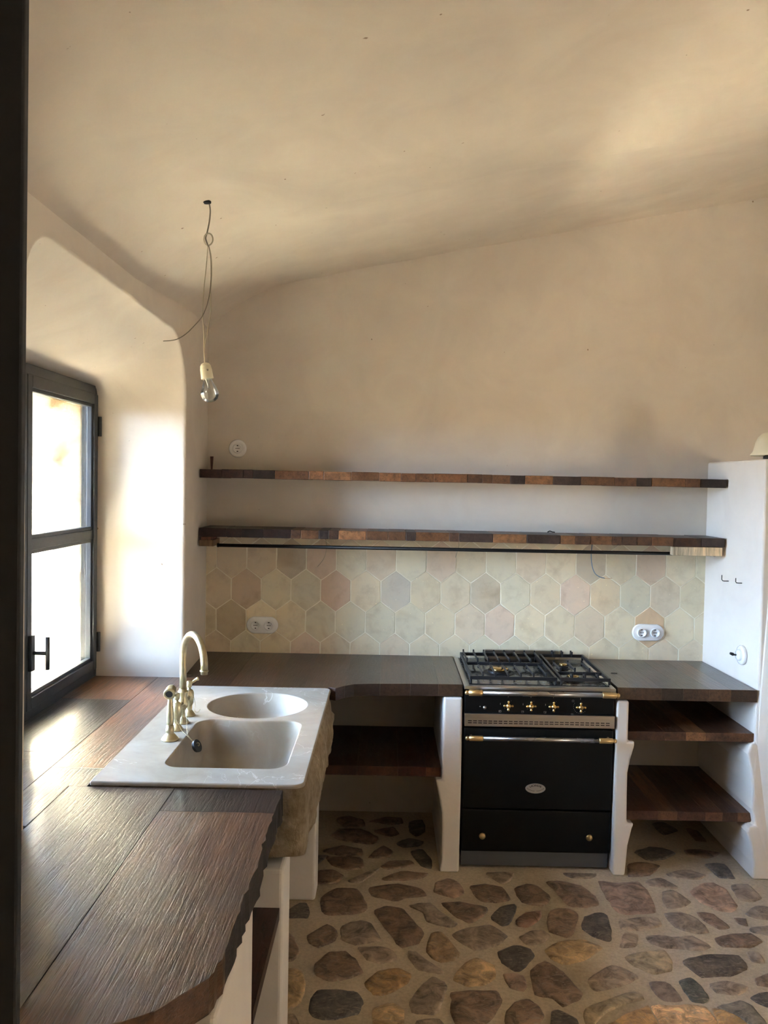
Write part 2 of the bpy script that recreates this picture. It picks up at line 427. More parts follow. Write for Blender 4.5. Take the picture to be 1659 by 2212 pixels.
# wall face around the niche
frame = [(YF-.3, -.1), (3.83, -.1), (YB, -.1), (YB, 3.75), (3.83, 3.75), (YF-.3, 3.75)]
fo = [bm.verts.new((wallx(y), y, z)) for y, z in frame]
e = [bm.edges.new((fo[i], fo[(i+1) % len(fo)])) for i in range(len(fo))]
r0 = rings[0]; e += [bm.edges.get((r0[i], r0[(i+1) % len(r0)])) for i in range(len(r0))]
bmesh.ops.triangle_fill(bm, edges=e, use_beauty=True, normal=(1, 0, 0))
bmesh.ops.recalc_face_normals(bm, faces=bm.faces)
wall_left = tag(mk('wall_left', bm, PLASTER), kind='structure')
# outside: thick rough wall around the window opening
bm = bmesh.new(); X0, X1 = -1.80, -1.43
box(bm, X0, X1, 3.86, 5.4, -.1, 3.75); box(bm, X0, X1, YF-.6, 2.27, -.1, 3.75)
box(bm, X0, X1, 2.27, 3.86, 2.24, 3.75); box(bm, X0, X1, 2.27, 3.86, -.1, .86)
bmesh.ops.remove_doubles(bm, verts=bm.verts, dist=.0001)
for v in bm.verts:
    if abs(v.co.z-.86) < .001 and v.co.x < -1.7: v.co.z = .70
bmesh.ops.subdivide_edges(bm, edges=[e for e in bm.edges], cuts=14, use_grid_fill=True)
for v in bm.verts:
    if v.co.x < X1-.01:
        n_ = noise.noise_vector(v.co*4)*.02+noise.noise_vector(v.co*11)*.008; v.co += n_
tag(mk('wall_outer', bm, OUTER, smooth=False), kind='structure')
tag(mk('trim_2', BX(-1.45, -.96, YF-.6, 2.1, -.1, 3.75), PLASTER), kind='structure')
tag(mk('trim_3', BX(-1.45, -.99, 3.87, YB+.3, -.1, 3.75), PLASTER), kind='structure')

# ------------------------------------------------------------------ window_1 : two-leaf steel-grey window
win = empty('window_1', (WX, 3.07, .86), kind='structure')
wy0, wy1, wz0, wz1 = 2.28, 3.845, .862, 2.205
bm = bmesh.new()
box(bm, WX-.06, WX, wy0, wy0+.03, wz0, wz1); box(bm, WX-.06, WX, wy1-.03, wy1, wz0, wz1)
box(bm, WX-.06, WX, wy0+.03, wy1-.03, wz1-.04, wz1); box(bm, WX-.06, WX, wy0+.03, wy1-.03, wz0, wz0+.035); box(bm, WX-.075, WX, wy0-.03, wy1+.02, .79, wz0)
mk('window_frame', bm, CHAR, win, bevel=.003)
ZT = 1.525
def leaf(a, b):
    bm = bmesh.new(); xi, xo = WX+.012, WX-.05
    z0, z1 = wz0+.037, wz1-.042
    for (p, q, r, s) in ((a, a+.042, z0, z1), (b-.042, b, z0, z1)): box(bm, xo, xi, p, q, r, s)
    for (r, s) in ((z0, z0+.045), (z1-.045, z1)): box(bm, xo, xi, a+.042, b-.042, r, s)
    lf = mk('window_sash', bm, CHAR, win, bevel=.003)
    bm = bmesh.new(); box(bm, xo+.008, xi-.006, a+.042, b-.042, ZT-.022, ZT+.022); mk('transom_bar', bm, CHAR, lf, bevel=.003)
    for (r, s) in ((z0+.045, ZT-.022), (ZT+.022, z1-.045)):
        mk('glass_pane', BX(WX-.026, WX-.022, a+.042, b-.042, r, s), GLASS, lf)
        bm = bmesh.new(); t = .014
        for (y0, y1, q0, q1) in ((a+.042, a+.042+t, r, s), (b-.042-t, b-.042, r, s), (a+.042+t, b-.042-t, r, r+t), (a+.042+t, b-.042-t, s-t, s)):
            box(bm, WX-.020, WX+.002, y0, y1, q0, q1)
        mk('glazing_bead', bm, CHAR, lf, bevel=.002)
    return lf
leaf(wy0+.032, 3.066); rl = leaf(3.070, wy1-.032)
bm = BX(WX+.012, WX+.026, 3.078, 3.110, 1.05, 1.185); mk('handle_plate', bm, CHAR, rl, bevel=.002)
hz, hx = 1.118, WX+.024
bm = bmesh.new(); tube(bm, [(hx, 3.094, hz), (hx+.055, 3.094, hz)], .0075, 12); tube(bm, [(hx+.055, 3.094, hz-.062), (hx+.055, 3.094, hz+.062)], .0085, 12)
mk('handle', bm, CHAR, rl, smooth=True)
for z in (1.02, 2.02):
    mk('hinge', TB([(WX+.012, wy1-.012, z-.045), (WX+.012, wy1-.012, z+.045)], .009, 10), CHAR, win, smooth=False)

# ------------------------------------------------------------------ door_1 : dark open door leaf beside the camera
dr = empty('door_1', (-.8, 1.0, 0), kind='structure')
a0 = onY(55, 0, 1.15); a1 = onY(35, 2212, 1.15)
sl = (a0.x-a1.x)/(a0.z-a1.z); xt = lambda z: a0.x+sl*(z-a0.z)
bm = bmesh.new(); q = []
for z in (0.0, 2.62):
    q.append([bm.verts.new(p) for p in ((xt(z), 1.15, z), (xt(z)-.012, 1.19, z), (-.915, 1.075, z), (-.915, 1.03, z))])
for i in range(4): bm.faces.new((q[0][i], q[0][(i+1) % 4], q[1][(i+1) % 4], q[1][i]))
bm.faces.new(q[0][::-1]); bm.faces.new(q[1]); bmesh.ops.recalc_face_normals(bm, faces=bm.faces)
mk('door_panel', bm, DOORBLK, dr, bevel=.004)
mk('door_frame', BX(-.94, -.90, .96, 1.09, 0, 2.62), DOORBLK, dr, bevel=.003)

# ------------------------------------------------------------------ floor with its stones
floor = tag(mk('floor', BX(-1.8, XR+.3, YF-.3, YB+.3, -.2, 0), MORTAR), kind='structure')
cA = lambda x, y: (600+x/3.13, 1860+y/3.13); cB = lambda x, y: (1100+x/2.968, 1860+y/2.968)
cC = lambda x, y: (660+x/4.74, 1460+y/4.74); cD = lambda x, y: (1300+x/4.254, 1400+y/4.254); cE = lambda x, y: (1280+x/4.377, 2080+y/4.377)
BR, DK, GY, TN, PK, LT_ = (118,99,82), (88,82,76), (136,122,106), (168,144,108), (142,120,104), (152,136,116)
ST = [(cA, BR, [(330,-30),(560,-20),(585,45),(480,65),(360,30)]), (cA, BR, [(690,40),(760,5),(900,0),(930,25),(830,50),(740,60)]),
(cA, BR, [(265,70),(370,60),(445,100),(400,150),(255,160)]), (cA, GY, [(470,140),(600,80),(690,55),(650,90),(560,150)]),
(cA, BR, [(700,120),(830,70),(1020,85),(980,120),(850,135),(720,135)]), (cA, BR, [(285,250),(400,185),(540,190),(600,290),(590,350),(430,370),(310,365)]),
(cA, BR, [(610,180),(820,155),(960,185),(1015,235),(900,250),(780,275),(630,235)]), (cA, PK, [(1060,150),(1150,120),(1230,150),(1265,225),(1190,255),(1060,215)]),
(cA, BR, [(1300,170),(1400,160),(1520,180),(1575,260),(1480,285),(1370,275),(1310,210)]), (cA, GY, [(1415,80),(1600,80),(1570,140),(1510,155),(1420,100)]),
(cA, DK, [(60,340),(150,285),(200,290),(215,350),(200,390),(60,385)]), (cA, BR, [(645,330),(740,305),(840,320),(900,380),(990,490),(960,560),(840,595),(770,520),(700,430)]),
(cA, GY, [(885,300),(1030,285),(1100,340),(1220,430),(1160,455),(1010,415),(980,350)]), (cA, BR, [(1100,285),(1230,275),(1420,320),(1390,380),(1290,425),(1190,370)]),
(cA, DK, [(1450,370),(1500,310),(1600,290),(1620,330),(1570,430),(1520,445),(1445,400)]), (cA, GY, [(1175,500),(1290,450),(1440,435),(1560,510),(1480,580),(1330,605),(1240,560)]),
(cA, BR, [(200,510),(330,430),(405,470),(390,540),(280,590),(210,560)]), (cA, GY, [(430,440),(560,400),(640,430),(710,540),(600,560),(520,570),(420,530)]),
(cA, GY, [(540,590),(700,580),(790,610),(810,670),(700,700),(600,670)]), (cA, (140,118,90), [(1030,490),(1110,480),(1180,550),(1235,630),(1190,680),(1100,690),(1000,620)]),
(cA, GY, [(880,610),(930,620),(1050,700),(1125,750),(1090,765),(950,740),(880,660)]), (cA, BR, [(250,700),(340,620),(450,610),(520,660),(580,760),(480,800),(380,820),(250,780)]),
(cA, TN, [(1190,780),(1260,700),(1340,660),(1470,710),(1480,800),(1400,840),(1290,855),(1190,815)]), (cA, (156,128,88), [(580,830),(680,750),(820,725),(905,765),(880,830),(760,900),(640,910)]),
(cA, DK, [(1490,620),(1590,570),(1700,590),(1740,640),(1660,740),(1600,750),(1510,690)]), (cA, GY, [(890,950),(960,850),(1040,785),(1130,820),(1145,880),(1100,1000),(1060,1045),(900,1030)]),
(cA, (90,86,82), [(205,980),(260,880),(400,870),(550,890),(585,970),(540,1040),(380,1080),(230,1060)]), (cA, BR, [(1170,890),(1300,880),(1480,880),(1520,940),(1480,1040),(1400,1110),(1200,1115),(1165,1000)]),
(cA, TN, [(40,740),(150,730),(190,830),(160,960),(90,1000),(40,970)]), (cA, BR, [(40,470),(110,520),(150,620),(110,680),(40,680)]),
(cA, TN, [(640,1000),(780,960),(860,1020),(840,1140),(640,1140)]), (cA, GY, [(930,1085),(1100,1075),(1130,1150),(930,1160)]),
(cA, BR, [(1530,1040),(1600,960),(1700,940),(1790,1010),(1740,1110),(1540,1120)]), (cA, LT_, [(40,1050),(110,1040),(160,1130),(40,1150)]),
(cA, PK, [(1520,770),(1600,760),(1665,780),(1690,850),(1660,885),(1570,860)]),
(cB, BR, [(30,180),(110,145),(200,170),(270,240),(210,295),(80,270)]), (cB, BR, [(235,135),(300,125),(460,160),(560,230),(575,285),(500,305),(380,290),(300,200)]),
(cB, PK, [(560,130),(700,140),(830,130),(890,190),(945,330),(820,345),(700,340),(620,240)]), (cB, GY, [(870,130),(970,110),(1085,170),(1050,180),(900,160)]),
(cB, GY, [(980,200),(1050,190),(1165,265),(1120,300),(1010,305),(980,250)]), (cB, (158,132,112), [(1160,200),(1220,150),(1310,140),(1400,190),(1470,290),(1440,330),(1330,320),(1210,260)]),
(cB, GY, [(1420,160),(1530,150),(1620,240),(1560,265),(1470,250)]), (cB, (128,100,82), [(40,385),(110,330),(205,320),(200,375),(120,430),(50,420)]),
(cB, BR, [(235,400),(260,320),(380,305),(445,345),(420,460),(370,495),(260,460)]), (cB, DK, [(460,440),(480,360),(580,330),(630,350),(665,480),(650,520),(560,500)]),
(cB, LT_, [(700,390),(820,365),(960,370),(980,420),(850,450),(720,440)]), (cB, GY, [(985,335),(1100,330),(1210,370),(1285,460),(1200,470),(1060,430)]),
(cB, BR, [(1200,330),(1310,345),(1420,430),(1350,440),(1240,380)]), (cB, GY, [(1510,340),(1580,290),(1680,300),(1700,380),(1570,370)]),
(cB, BR, [(1440,370),(1520,375),(1530,420),(1470,405)]), (cB, GY, [(65,490),(150,450),(220,450),(270,485),(200,535),(110,540)]),
(cB, TN, [(220,570),(340,510),(500,510),(600,560),(480,640),(360,670),(260,630)]), (cB, LT_, [(740,465),(830,480),(810,555),(705,555)]),
(cB, GY, [(870,490),(960,475),(1040,490),(1180,485),(1300,550),(1230,580),(1000,560),(910,535)]), (cB, BR, [(1310,500),(1420,475),(1550,470),(1630,520),(1540,560),(1370,555)]),
(cB, (150,136,110), [(735,620),(840,580),(1000,575),(1050,650),(1040,710),(920,730),(800,680)]), (cB, (98,88,76), [(1110,640),(1290,600),(1480,610),(1535,700),(1420,740),(1230,750),(1150,690)]),
(cB, BR, [(130,700),(230,640),(330,700),(400,770),(480,860),(420,910),(340,940),(280,890),(160,860)]), (cB, GY, [(505,760),(650,670),(760,700),(835,755),(700,810),(560,840),(510,810)]),
(cB, (150,136,112), [(480,950),(650,880),(820,835),(875,885),(700,935),(600,1000),(520,1080),(480,1045)]), (cB, (116,104,94), [(895,780),(1000,775),(1060,820),(1115,900),(1000,905),(940,860)]),
(cB, (88,90,82), [(1085,770),(1160,750),(1230,800),(1280,885),(1250,915),(1170,905),(1120,840)]), (cB, LT_, [(1275,790),(1400,770),(1535,810),(1480,860),(1330,850)]),
(cB, GY, [(1520,590),(1600,590),(1640,660),(1560,650)]), (cB, BR, [(1570,760),(1690,715),(1710,810),(1590,800)]),
(cB, DK, [(1545,880),(1600,850),(1700,850),(1700,950),(1600,920)]), (cB, (112,106,94), [(1330,940),(1480,900),(1560,930),(1660,1060),(1560,1060),(1440,990)]),
(cB, BR, [(20,930),(90,895),(180,920),(230,990),(180,1060),(40,1060)]), (cB, DK, [(270,970),(310,955),(440,1020),(440,1060),(270,1070)]),
(cB, GY, [(1540,430),(1690,420),(1690,480),(1560,460)]), (cB, GY, [(340,80),(560,85),(520,115),(400,110)]),
(cB, BR, [(760,20),(850,10),(970,30),(900,95),(760,105)]), (cB, GY, [(1000,85),(1130,60),(1265,95),(1220,120),(1050,110)]), (cB, DK, [(1250,20),(1380,20),(1450,115),(1350,110),(1290,60)]),
(cC, BR, [(320,1450),(450,1440),(590,1480),(620,1540),(420,1560),(330,1500)]), (cC, BR, [(650,1490),(820,1450),(980,1460),(1000,1510),(880,1530),(700,1500)]),
(cC, DK, [(1060,1500),(1200,1480),(1230,1600),(1130,1650),(1060,1590)]), (cC, BR, [(250,1640),(340,1570),(560,1570),(740,1650),(740,1710),(640,1730),(380,1690)]),
(cC, BR, [(700,1590),(900,1550),(960,1620),(880,1650),(750,1620)]), (cC, DK, [(930,1720),(1050,1665),(1220,1700),(1150,1750),(1000,1760)]),
(cC, BR, [(170,1790),(380,1740),(590,1780),(580,1840),(430,1850),(250,1830)]), (cC, BR, [(690,1800),(800,1740),(900,1800),(860,1860),(640,1870)]),
(cC, DK, [(1070,1800),(1200,1780),(1300,1900),(1290,1980),(1180,1950)]), (cC, DK, [(60,1850),(230,1840),(150,1920),(60,1930)]),
(cD, DK, [(460,1620),(560,1600),(700,1680),(560,1720)]), (cD, BR, [(770,1660),(880,1680),(960,1780),(860,1770)]),
(cD, DK, [(290,1880),(430,1830),(560,1840),(690,1890),(560,1950),(430,1960)]), (cD, BR, [(750,1860),(900,1850),(1090,1890),(980,1935),(800,1910)]),
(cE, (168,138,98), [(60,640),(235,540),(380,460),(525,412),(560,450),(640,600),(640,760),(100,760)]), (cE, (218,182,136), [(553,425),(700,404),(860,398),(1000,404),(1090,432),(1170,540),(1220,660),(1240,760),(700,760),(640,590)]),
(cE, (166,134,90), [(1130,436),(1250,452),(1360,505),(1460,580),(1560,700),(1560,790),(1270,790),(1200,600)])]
def stone(P, col, ht=.006):
    n = len(P); c = Vector((sum(p[0] for p in P)/n, sum(p[1] for p in P)/n)); Q = []
    sc_ = math.sqrt(area2(P))
    for i in range(n):
        p0, p1, p2, p3 = (Vector(P[(i+k) % n][:2]) for k in (-1, 0, 1, 2))
        for t in (0, .25, .5, .75):
            q = 0.5*((2*p1)+(-p0+p2)*t+(2*p0-5*p1+4*p2-p3)*t*t+(-p0+3*p1-3*p2+p3)*t**3)*.5+.5*(p1+(p2-p1)*t)
            k = noise.noise_vector(Vector((q.x*23, q.y*23, 2)))
            k2 = noise.noise_vector(Vector((q.x*90, q.y*90, 6)))
            Q.append(q+Vector((k.x, k.y))*.045*sc_+Vector((k2.x, k2.y))*.003)
    bm = bmesh.new(); N = len(Q)
    R = [[bm.verts.new((q.x, q.y, -.004)) for q in Q]]
    for f, z in ((.955, ht*.65), (.80, ht)):
        R.append([bm.verts.new((c.x+(q.x-c.x)*f, c.y+(q.y-c.y)*f, z+.0025*noise.noise(Vector((q.x*15, q.y*15, f*9))))) for q in Q])
    for a, b in zip(R, R[1:]):
        for k in range(N): bm.faces.new((a[k], a[(k+1) % N], b[(k+1) % N], b[k]))
    bm.faces.new(R[-1]); bmesh.ops.recalc_face_normals(bm, faces=bm.faces)
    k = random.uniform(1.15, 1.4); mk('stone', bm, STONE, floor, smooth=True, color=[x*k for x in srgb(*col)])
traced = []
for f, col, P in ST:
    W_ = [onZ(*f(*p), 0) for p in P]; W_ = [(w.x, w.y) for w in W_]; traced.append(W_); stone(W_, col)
def blocked(x, y, r):
    if x > -.30 and 2.62 < y < 4.5 and x < (.455*y+.06 if y < 3.6 else 1.93): return True
    return any(abs(x-sum(p[0] for p in T)/len(T)) < r+.10 and abs(y-sum(p[1] for p in T)/len(T)) < r+.08 for T in traced)
yy = 1.15
while yy < 4.4:
    xx = -.2 if yy < 2.6 else (.455*yy+.12 if yy < 3.6 else 1.95)
    while xx < 3.3:
        x, y = xx+random.uniform(-.03, .03), yy+random.uniform(-.03, .03); r = random.uniform(.06, .085)
        if not blocked(x, y, r):
            a = random.uniform(0, 3.14); k = random.uniform(.6, .95); P = []
            for i in range(7):
                t = 2*math.pi*i/7; u, v = r*math.cos(t)*random.uniform(.85, 1.1), r*k*math.sin(t)*random.uniform(.85, 1.1)
                P.append((x+u*math.cos(a)-v*math.sin(a), y+u*math.sin(a)+v*math.cos(a)))
            stone(P, random.choice([BR, BR, GY, DK, TN, LT_]))
        xx += .19
    yy += .17

# ------------------------------------------------------------------ splashback tiles on the back wall
mk('grout_bed', BX(wallx(YB), XP+.005, YB-.0103, YB+.01, .80, 1.498), GROUT, wall_back, world=True)
TW, RP, TS = .1605, .168, .1077; sl_ = RP-TS
tc0 = onY(725.5, 1276, YB-.012)
PINK, ORG, CRM, GRN, GRB = (214,194,172), (218,200,168), (222,209,180), (214,206,180), (196,184,160)
special = [(725,1276,(212,188,164)), (1048,1276,PINK), (1078,1340,PINK), (1240,1290,PINK), (1409,1230,(206,186,162)), (1307,1285,ORG), (1407,1330,(208,180,146)),
 (1274,1230,GRB), (690,1215,PINK), (930,1210,(208,190,166)), (690,1405,PINK), (530,1330,(202,184,156)), (560,1270,(204,184,158)), (1017,1276,GRB), (850,1275,(206,198,180)), (640,1215,GRB), (480,1340,(196,180,150))]  # left-end tiles browned: the shade at that end is put into their colour
spw = [(onY(px, py, YB-.012), c) for px, py, c in special]
for k in range(-3, 4):
    for i in range(-9, 15):
        cx_ = tc0.x+i*TW+(TW/2 if k % 2 else 0); cz = tc0.z+k*RP
        j = lambda: random.uniform(-.0014, .0014); gp = .0026
        P = [(cx_-TW/2+gp+j(), cz-TS/2+j()), (cx_+j(), cz-TS/2-sl_+gp*1.3+j()), (cx_+TW/2-gp+j(), cz-TS/2+j()), (cx_+TW/2-gp+j(), cz+TS/2+j()), (cx_+j(), cz+TS/2+sl_-gp*1.3+j()), (cx_-TW/2+gp+j(), cz+TS/2+j())]
        Q = []
        for a_, b_ in zip(P, P[1:]+P[:1]):
            for t in (0, .35, .7):
                q = (a_[0]+(b_[0]-a_[0])*t, a_[1]+(b_[1]-a_[1])*t); w = .0011 if t else 0
                Q.append((q[0]+random.uniform(-w, w), q[1]+random.uniform(-w, w)))
        Q = clipbox(Q, wallx(YB)+.002, XP+.002, .83, 1.497)
        if len(Q) < 3 or area2(Q) < 6e-5: continue
        dd = random.uniform(-.0010, .0006)
        bm = bmesh.new(); fr = [bm.verts.new((q[0], YB-.012+dd+random.uniform(-.0006, .0006), q[1])) for q in Q]; bk = [bm.verts.new((q[0], YB-.008, q[1])) for q in Q]
        bm.faces.new(fr); n = len(Q)
        for q in range(n): bm.faces.new((fr[q], bk[q], bk[(q+1) % n], fr[(q+1) % n]))
        bmesh.ops.recalc_face_normals(bm, faces=bm.faces)
        col = random.choice([CRM, CRM, GRN, GRN, (217,202,176), (213,201,172)])
        for w_, c_ in spw:
            if abs(w_.x-cx_) < TW*.5 and abs(w_.z-cz) < RP*.5: col = c_
        k_ = random.uniform(.94, 1.04)
        mk('tile', bm, TILE, wall_back, color=[x*k_ for x in srgb(*col)], bevel=.0012, seg=1)

# ------------------------------------------------------------------ masonry : partition, piers
def outline_pier(name, pts, y_top, lean, y_back, mat, bevel=.012):
    """pts: closed front outline (x,z); extruded in depth, foot of the front standing a little forward"""
    bm = bmesh.new(); yf = lambda z: y_top-lean*(1-min(1, max(0, z/.8)))
    F = [bm.verts.new((x, yf(z), z)) for x, z in pts]; K = [bm.verts.new((x, y_back, z)) for x, z in pts]; n = len(pts)
    bm.faces.new(F); bm.faces.new(K[::-1])
    for i in range(n): bm.faces.new((F[i], K[i], K[(i+1) % n], F[(i+1) % n]))
    bmesh.ops.recalc_face_normals(bm, faces=bm.faces)
    return bm
ZCB = .802                                  # underside of the worktop
o1 = [onY(px, py, 3.775) for px, py in [(959.6,1504),(955,1640),(955,1681),(940.6,1685),(945,1705),(949,1724),(953.7,1755),(955,1797),(953,1850)]]
pts = [(p.x, p.z) for p in o1]; pts[0] = (pts[0][0], ZCB-.002); pts[2] = (pts[2][0], .4225); pts[3] = (pts[3][0], .4215)
pts += [(.268, 0), (.358, 0), (.361, .40), (.362, ZCB-.002)]
tag(mk('masonry_pier', outline_pier('p', pts, 3.79, .04, YB-.0005, 0), PLASTER_W, bevel=.01, seg=3), 'white plastered pier left of the black range cooker, bulging under the shelf', 'pier', kind=None)
o1 = [onY(px, py, 3.775) for px, py in [(1361.6,1514),(1359,1574),(1358,1594),(1374,1596),(1370.5,1616),(1362,1642),(1356,1670),(1354,1720),(1354,1763),(1369,1766),(1363.5,1788),(1354,1823),(1350,1858)]]
pts = [(p.x, p.z) for p in o1]; pts[0] = (pts[0][0], ZCB-.002); pts[2] = (1.127, .6145); pts[3] = (1.160, .6135); pts[8] = (1.127, .2405); pts[9] = (1.160, .2395)
pts = [(1.072, ZCB-.002), (1.066, .40), (1.045, 0), (1.118, 0)][0:3][::-1] + pts + [(1.12, 0)]
pts = [(1.064, 0), (1.066, .40), (1.074, ZCB-.002)] + [(p.x, p.z) for p in o1][0:0] + pts[3:]
tag(mk('masonry_pier', outline_pier('p', pts, 3.79, .04, YB-.0005, 0), PLASTER_W, bevel=.01, seg=3), 'white plastered pier between the black range cooker and the open shelves', 'pier')
# partition on the right
o1 = [onY(px, py, 3.775) for px, py in [(1611,1602),(1616,1630),(1623,1663),(1624,1700),(1623,1748)]]
o2 = [onY(px, py, 3.775) for px, py in [(1604,1778),(1610,1795),(1616,1820),(1620,1860)]]
pl = [(XP+.02, 1.915), (XP+.012, 1.935)][:1]
pts = [(XP, 1.925), (XP, ZC), (XP+.008, .70), (XP+.008, .617), (XP-.012, .613)]+[(min(p.x, XP+.02), p.z) for p in o1[1:]]+[(XP+.01, .243), (XP-.02, .238)]+[(min(p.x, XP+.02), p.z) for p in o2[1:]]+[(XP-.004, 0), (1.80, 0), (1.80, 1.93)]
bm = outline_pier('p', pts, 3.80, .06, YB-.0005, 0)
for v in bm.verts:
    if v.co.z > .85 and v.co.x < 1.75 and v.co.y < 4: v.co.x += .018
part = tag(mk('wall_partition', bm, PLASTER_W, bevel=.014, seg=3), kind='structure')
# piers under the left-hand worktop
tag(mk('masonry_pier', BX(-.935, -.278, 3.465, 3.60, 0, .634), PLASTER_W, bevel=.012, seg=3), 'plastered pier under the far end of the stone sink', 'pier')
tag(mk('masonry_pier', BX(-.935, -.288, 2.41, 2.585, 0, .634), PLASTER_W, bevel=.012, seg=3), 'white pier under the near end of the stone sink, beside the low dark shelf', 'pier')
tag(mk('masonry_pier', BX(-.935, -.300, 1.50, 1.925, 0, .788), PLASTER_W, bevel=.012, seg=3), 'wide white pier under the rounded near end of the worktop', 'pier')

# ------------------------------------------------------------------ wooden boards
DKW, MDW, LTW = (58,38,28), (86,56,38), (132,88,54)
WR = [(60,40,30), (72,46,34), (84,56,40), (96,64,44), (54,38,32), (108,72,48)]
def planks(root, poly, xs, z0, z1, mat, cols, name='plank', bev=.0007, gap=.0002, jitter=0):
    for a, b, c in zip(xs, xs[1:], cols):
        q = clipbox(poly, a+gap, b-gap, -99, 99)
        if len(q) < 3: continue
        k = random.uniform(.9, 1.1); dz = random.uniform(-jitter, jitter)
        mk(name, prism(q, z0-dz, z1+dz*.3), mat, root, color=[x*k for x in srgb(*c)], bevel=bev)
# back worktop, left of the cooker (with the sweep down to the sink)
wt = empty('worktop', (-.3, 4.1, .80), 'long dark oak worktop along the back wall between sink and cooker', 'worktop')
pf = [onZ(px, py, ZC) for px, py in [(1000,1479),(960,1478),(880,1477),(800,1477),(765,1478),(742,1482),(725,1487),(712,1493)]]
poly = [(.362, YB-.013), (.362, YFRONT)]+[(p.x, p.y) for p in pf[1:-1]]+[(-.252, 3.70), (-.252, 3.644), (-.882, 3.644), (-.882, 3.834), (-.942, 3.836), (wallx(YB)+.002, YB-.013)]
xs = [-.98, -.86, -.70, -.50, -.36, -.18, -.02, .12, .25, .37]
planks(wt, poly, xs, .804, ZC, WORKTOP, [(70,46,36), (60,40,32), (92,60,42), (64,46,38), (78,54,42), (58,44,38), (84,60,46), (70,52,42), (98,74,56)])
wt2 = empty('worktop', (1.4, 4.1, .80), 'dark oak worktop right of the cooker, ending at the white partition', 'worktop')
poly = [(1.078, YB-.013), (1.078, YFRONT), (XP+.014, YFRONT-.004), (XP-.002, YB-.013)]
planks(wt2, poly, [1.07, 1.16, 1.28, 1.38, 1.50, 1.60, 1.74], .804, ZC, WORKTOP, [(98,76,58), (82,60,46), (66,50,42), (90,64,50), (112,80,60), (76,52,42)])
# left worktop : sill boards in the window niche, strip beside the sink, live-edge near slab
wl = empty('worktop', (-.7, 2.4, .79), 'dark glossy oak worktop under the window with a ragged live front edge', 'worktop')
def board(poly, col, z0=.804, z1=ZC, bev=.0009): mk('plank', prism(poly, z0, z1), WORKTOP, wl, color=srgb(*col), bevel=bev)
gp = .0006; y1_ = 3.832
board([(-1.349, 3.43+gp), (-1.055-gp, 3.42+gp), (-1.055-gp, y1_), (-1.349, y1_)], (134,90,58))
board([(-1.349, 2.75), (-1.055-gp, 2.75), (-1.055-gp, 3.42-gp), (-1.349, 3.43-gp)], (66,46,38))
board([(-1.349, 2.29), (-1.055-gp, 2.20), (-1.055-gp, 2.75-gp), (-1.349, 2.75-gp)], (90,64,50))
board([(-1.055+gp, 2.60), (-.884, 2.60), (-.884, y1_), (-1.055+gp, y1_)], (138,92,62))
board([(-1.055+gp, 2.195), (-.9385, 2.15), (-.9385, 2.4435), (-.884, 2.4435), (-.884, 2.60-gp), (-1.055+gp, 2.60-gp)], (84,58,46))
ed = [onZ(px, py, ZC) for px, py in [(610,1712),(580,1788),(564,1843),(556,1874),(529,1933),(513,1980),(498,2023),(482,2070),(451,2113),(392,2149),(333,2184),(266,2207)]]
ed = [(p.x, p.y) for p in ed]+[(-.60, 1.32), (-.75, 1.26), (-.937, 1.22)]
dense = []
for i in range(len(ed)-1):
    a, b = Vector(ed[i]), Vector(ed[i+1]); m = max(1, int((b-a).length/.022))
    for s in range(m):
        p = a+(b-a)*s/m; amp = .007 if i < 8 else .0025
        dense.append((p.x+amp*noise.noise(Vector((p.x*30, p.y*34, 0))), p.y+amp*.5*noise.noise(Vector((p.x*30, p.y*34, 9)))))
dense.append(ed[-1])
slab = [(-.937, 2.442), (-.29, 2.442)]+dense
slab[1] = (dense[0][0], 2.442)
def slabboard(x0, x1, y0, y1, col):
    q = clipbox(slab, x0+gp, x1-gp, y0+gp, y1-gp)
    bot = []
    for p in q:      # underside set back and ragged along the live edge
        live = any(abs(p[0]-d[0]) < 1e-6 and abs(p[1]-d[1]) < 1e-6 for d in dense)
        bot.append((p[0]+(.004+.012*noise.noise(Vector((p[0]*20, p[1]*26, 4))) if live else 0), p[1]) if live and p[1] > 1.62 else p)
    bm = prism(q, .79, ZC, bot=bot)
    bm.normal_update()
    for f in bm.faces:
        m_ = f.calc_center_median()
        if abs(f.normal.z) < .7 and m_.x > -.345 and 1.60 < m_.y < y1-.003 and f.normal.x > .3: f.material_index = 1
    o = mk('plank', bm, WORKTOP, wl, color=srgb(*col), bevel=.0012)
    o.data.materials.append(BARK)
slabboard(-.95, -.62, 1.0, 2.45, (84,64,52)); slabboard(-.62, -.10, 1.0, 2.27, (116,82,58)); slabboard(-.62, -.10, 2.27, 2.4432, (58,42,36))
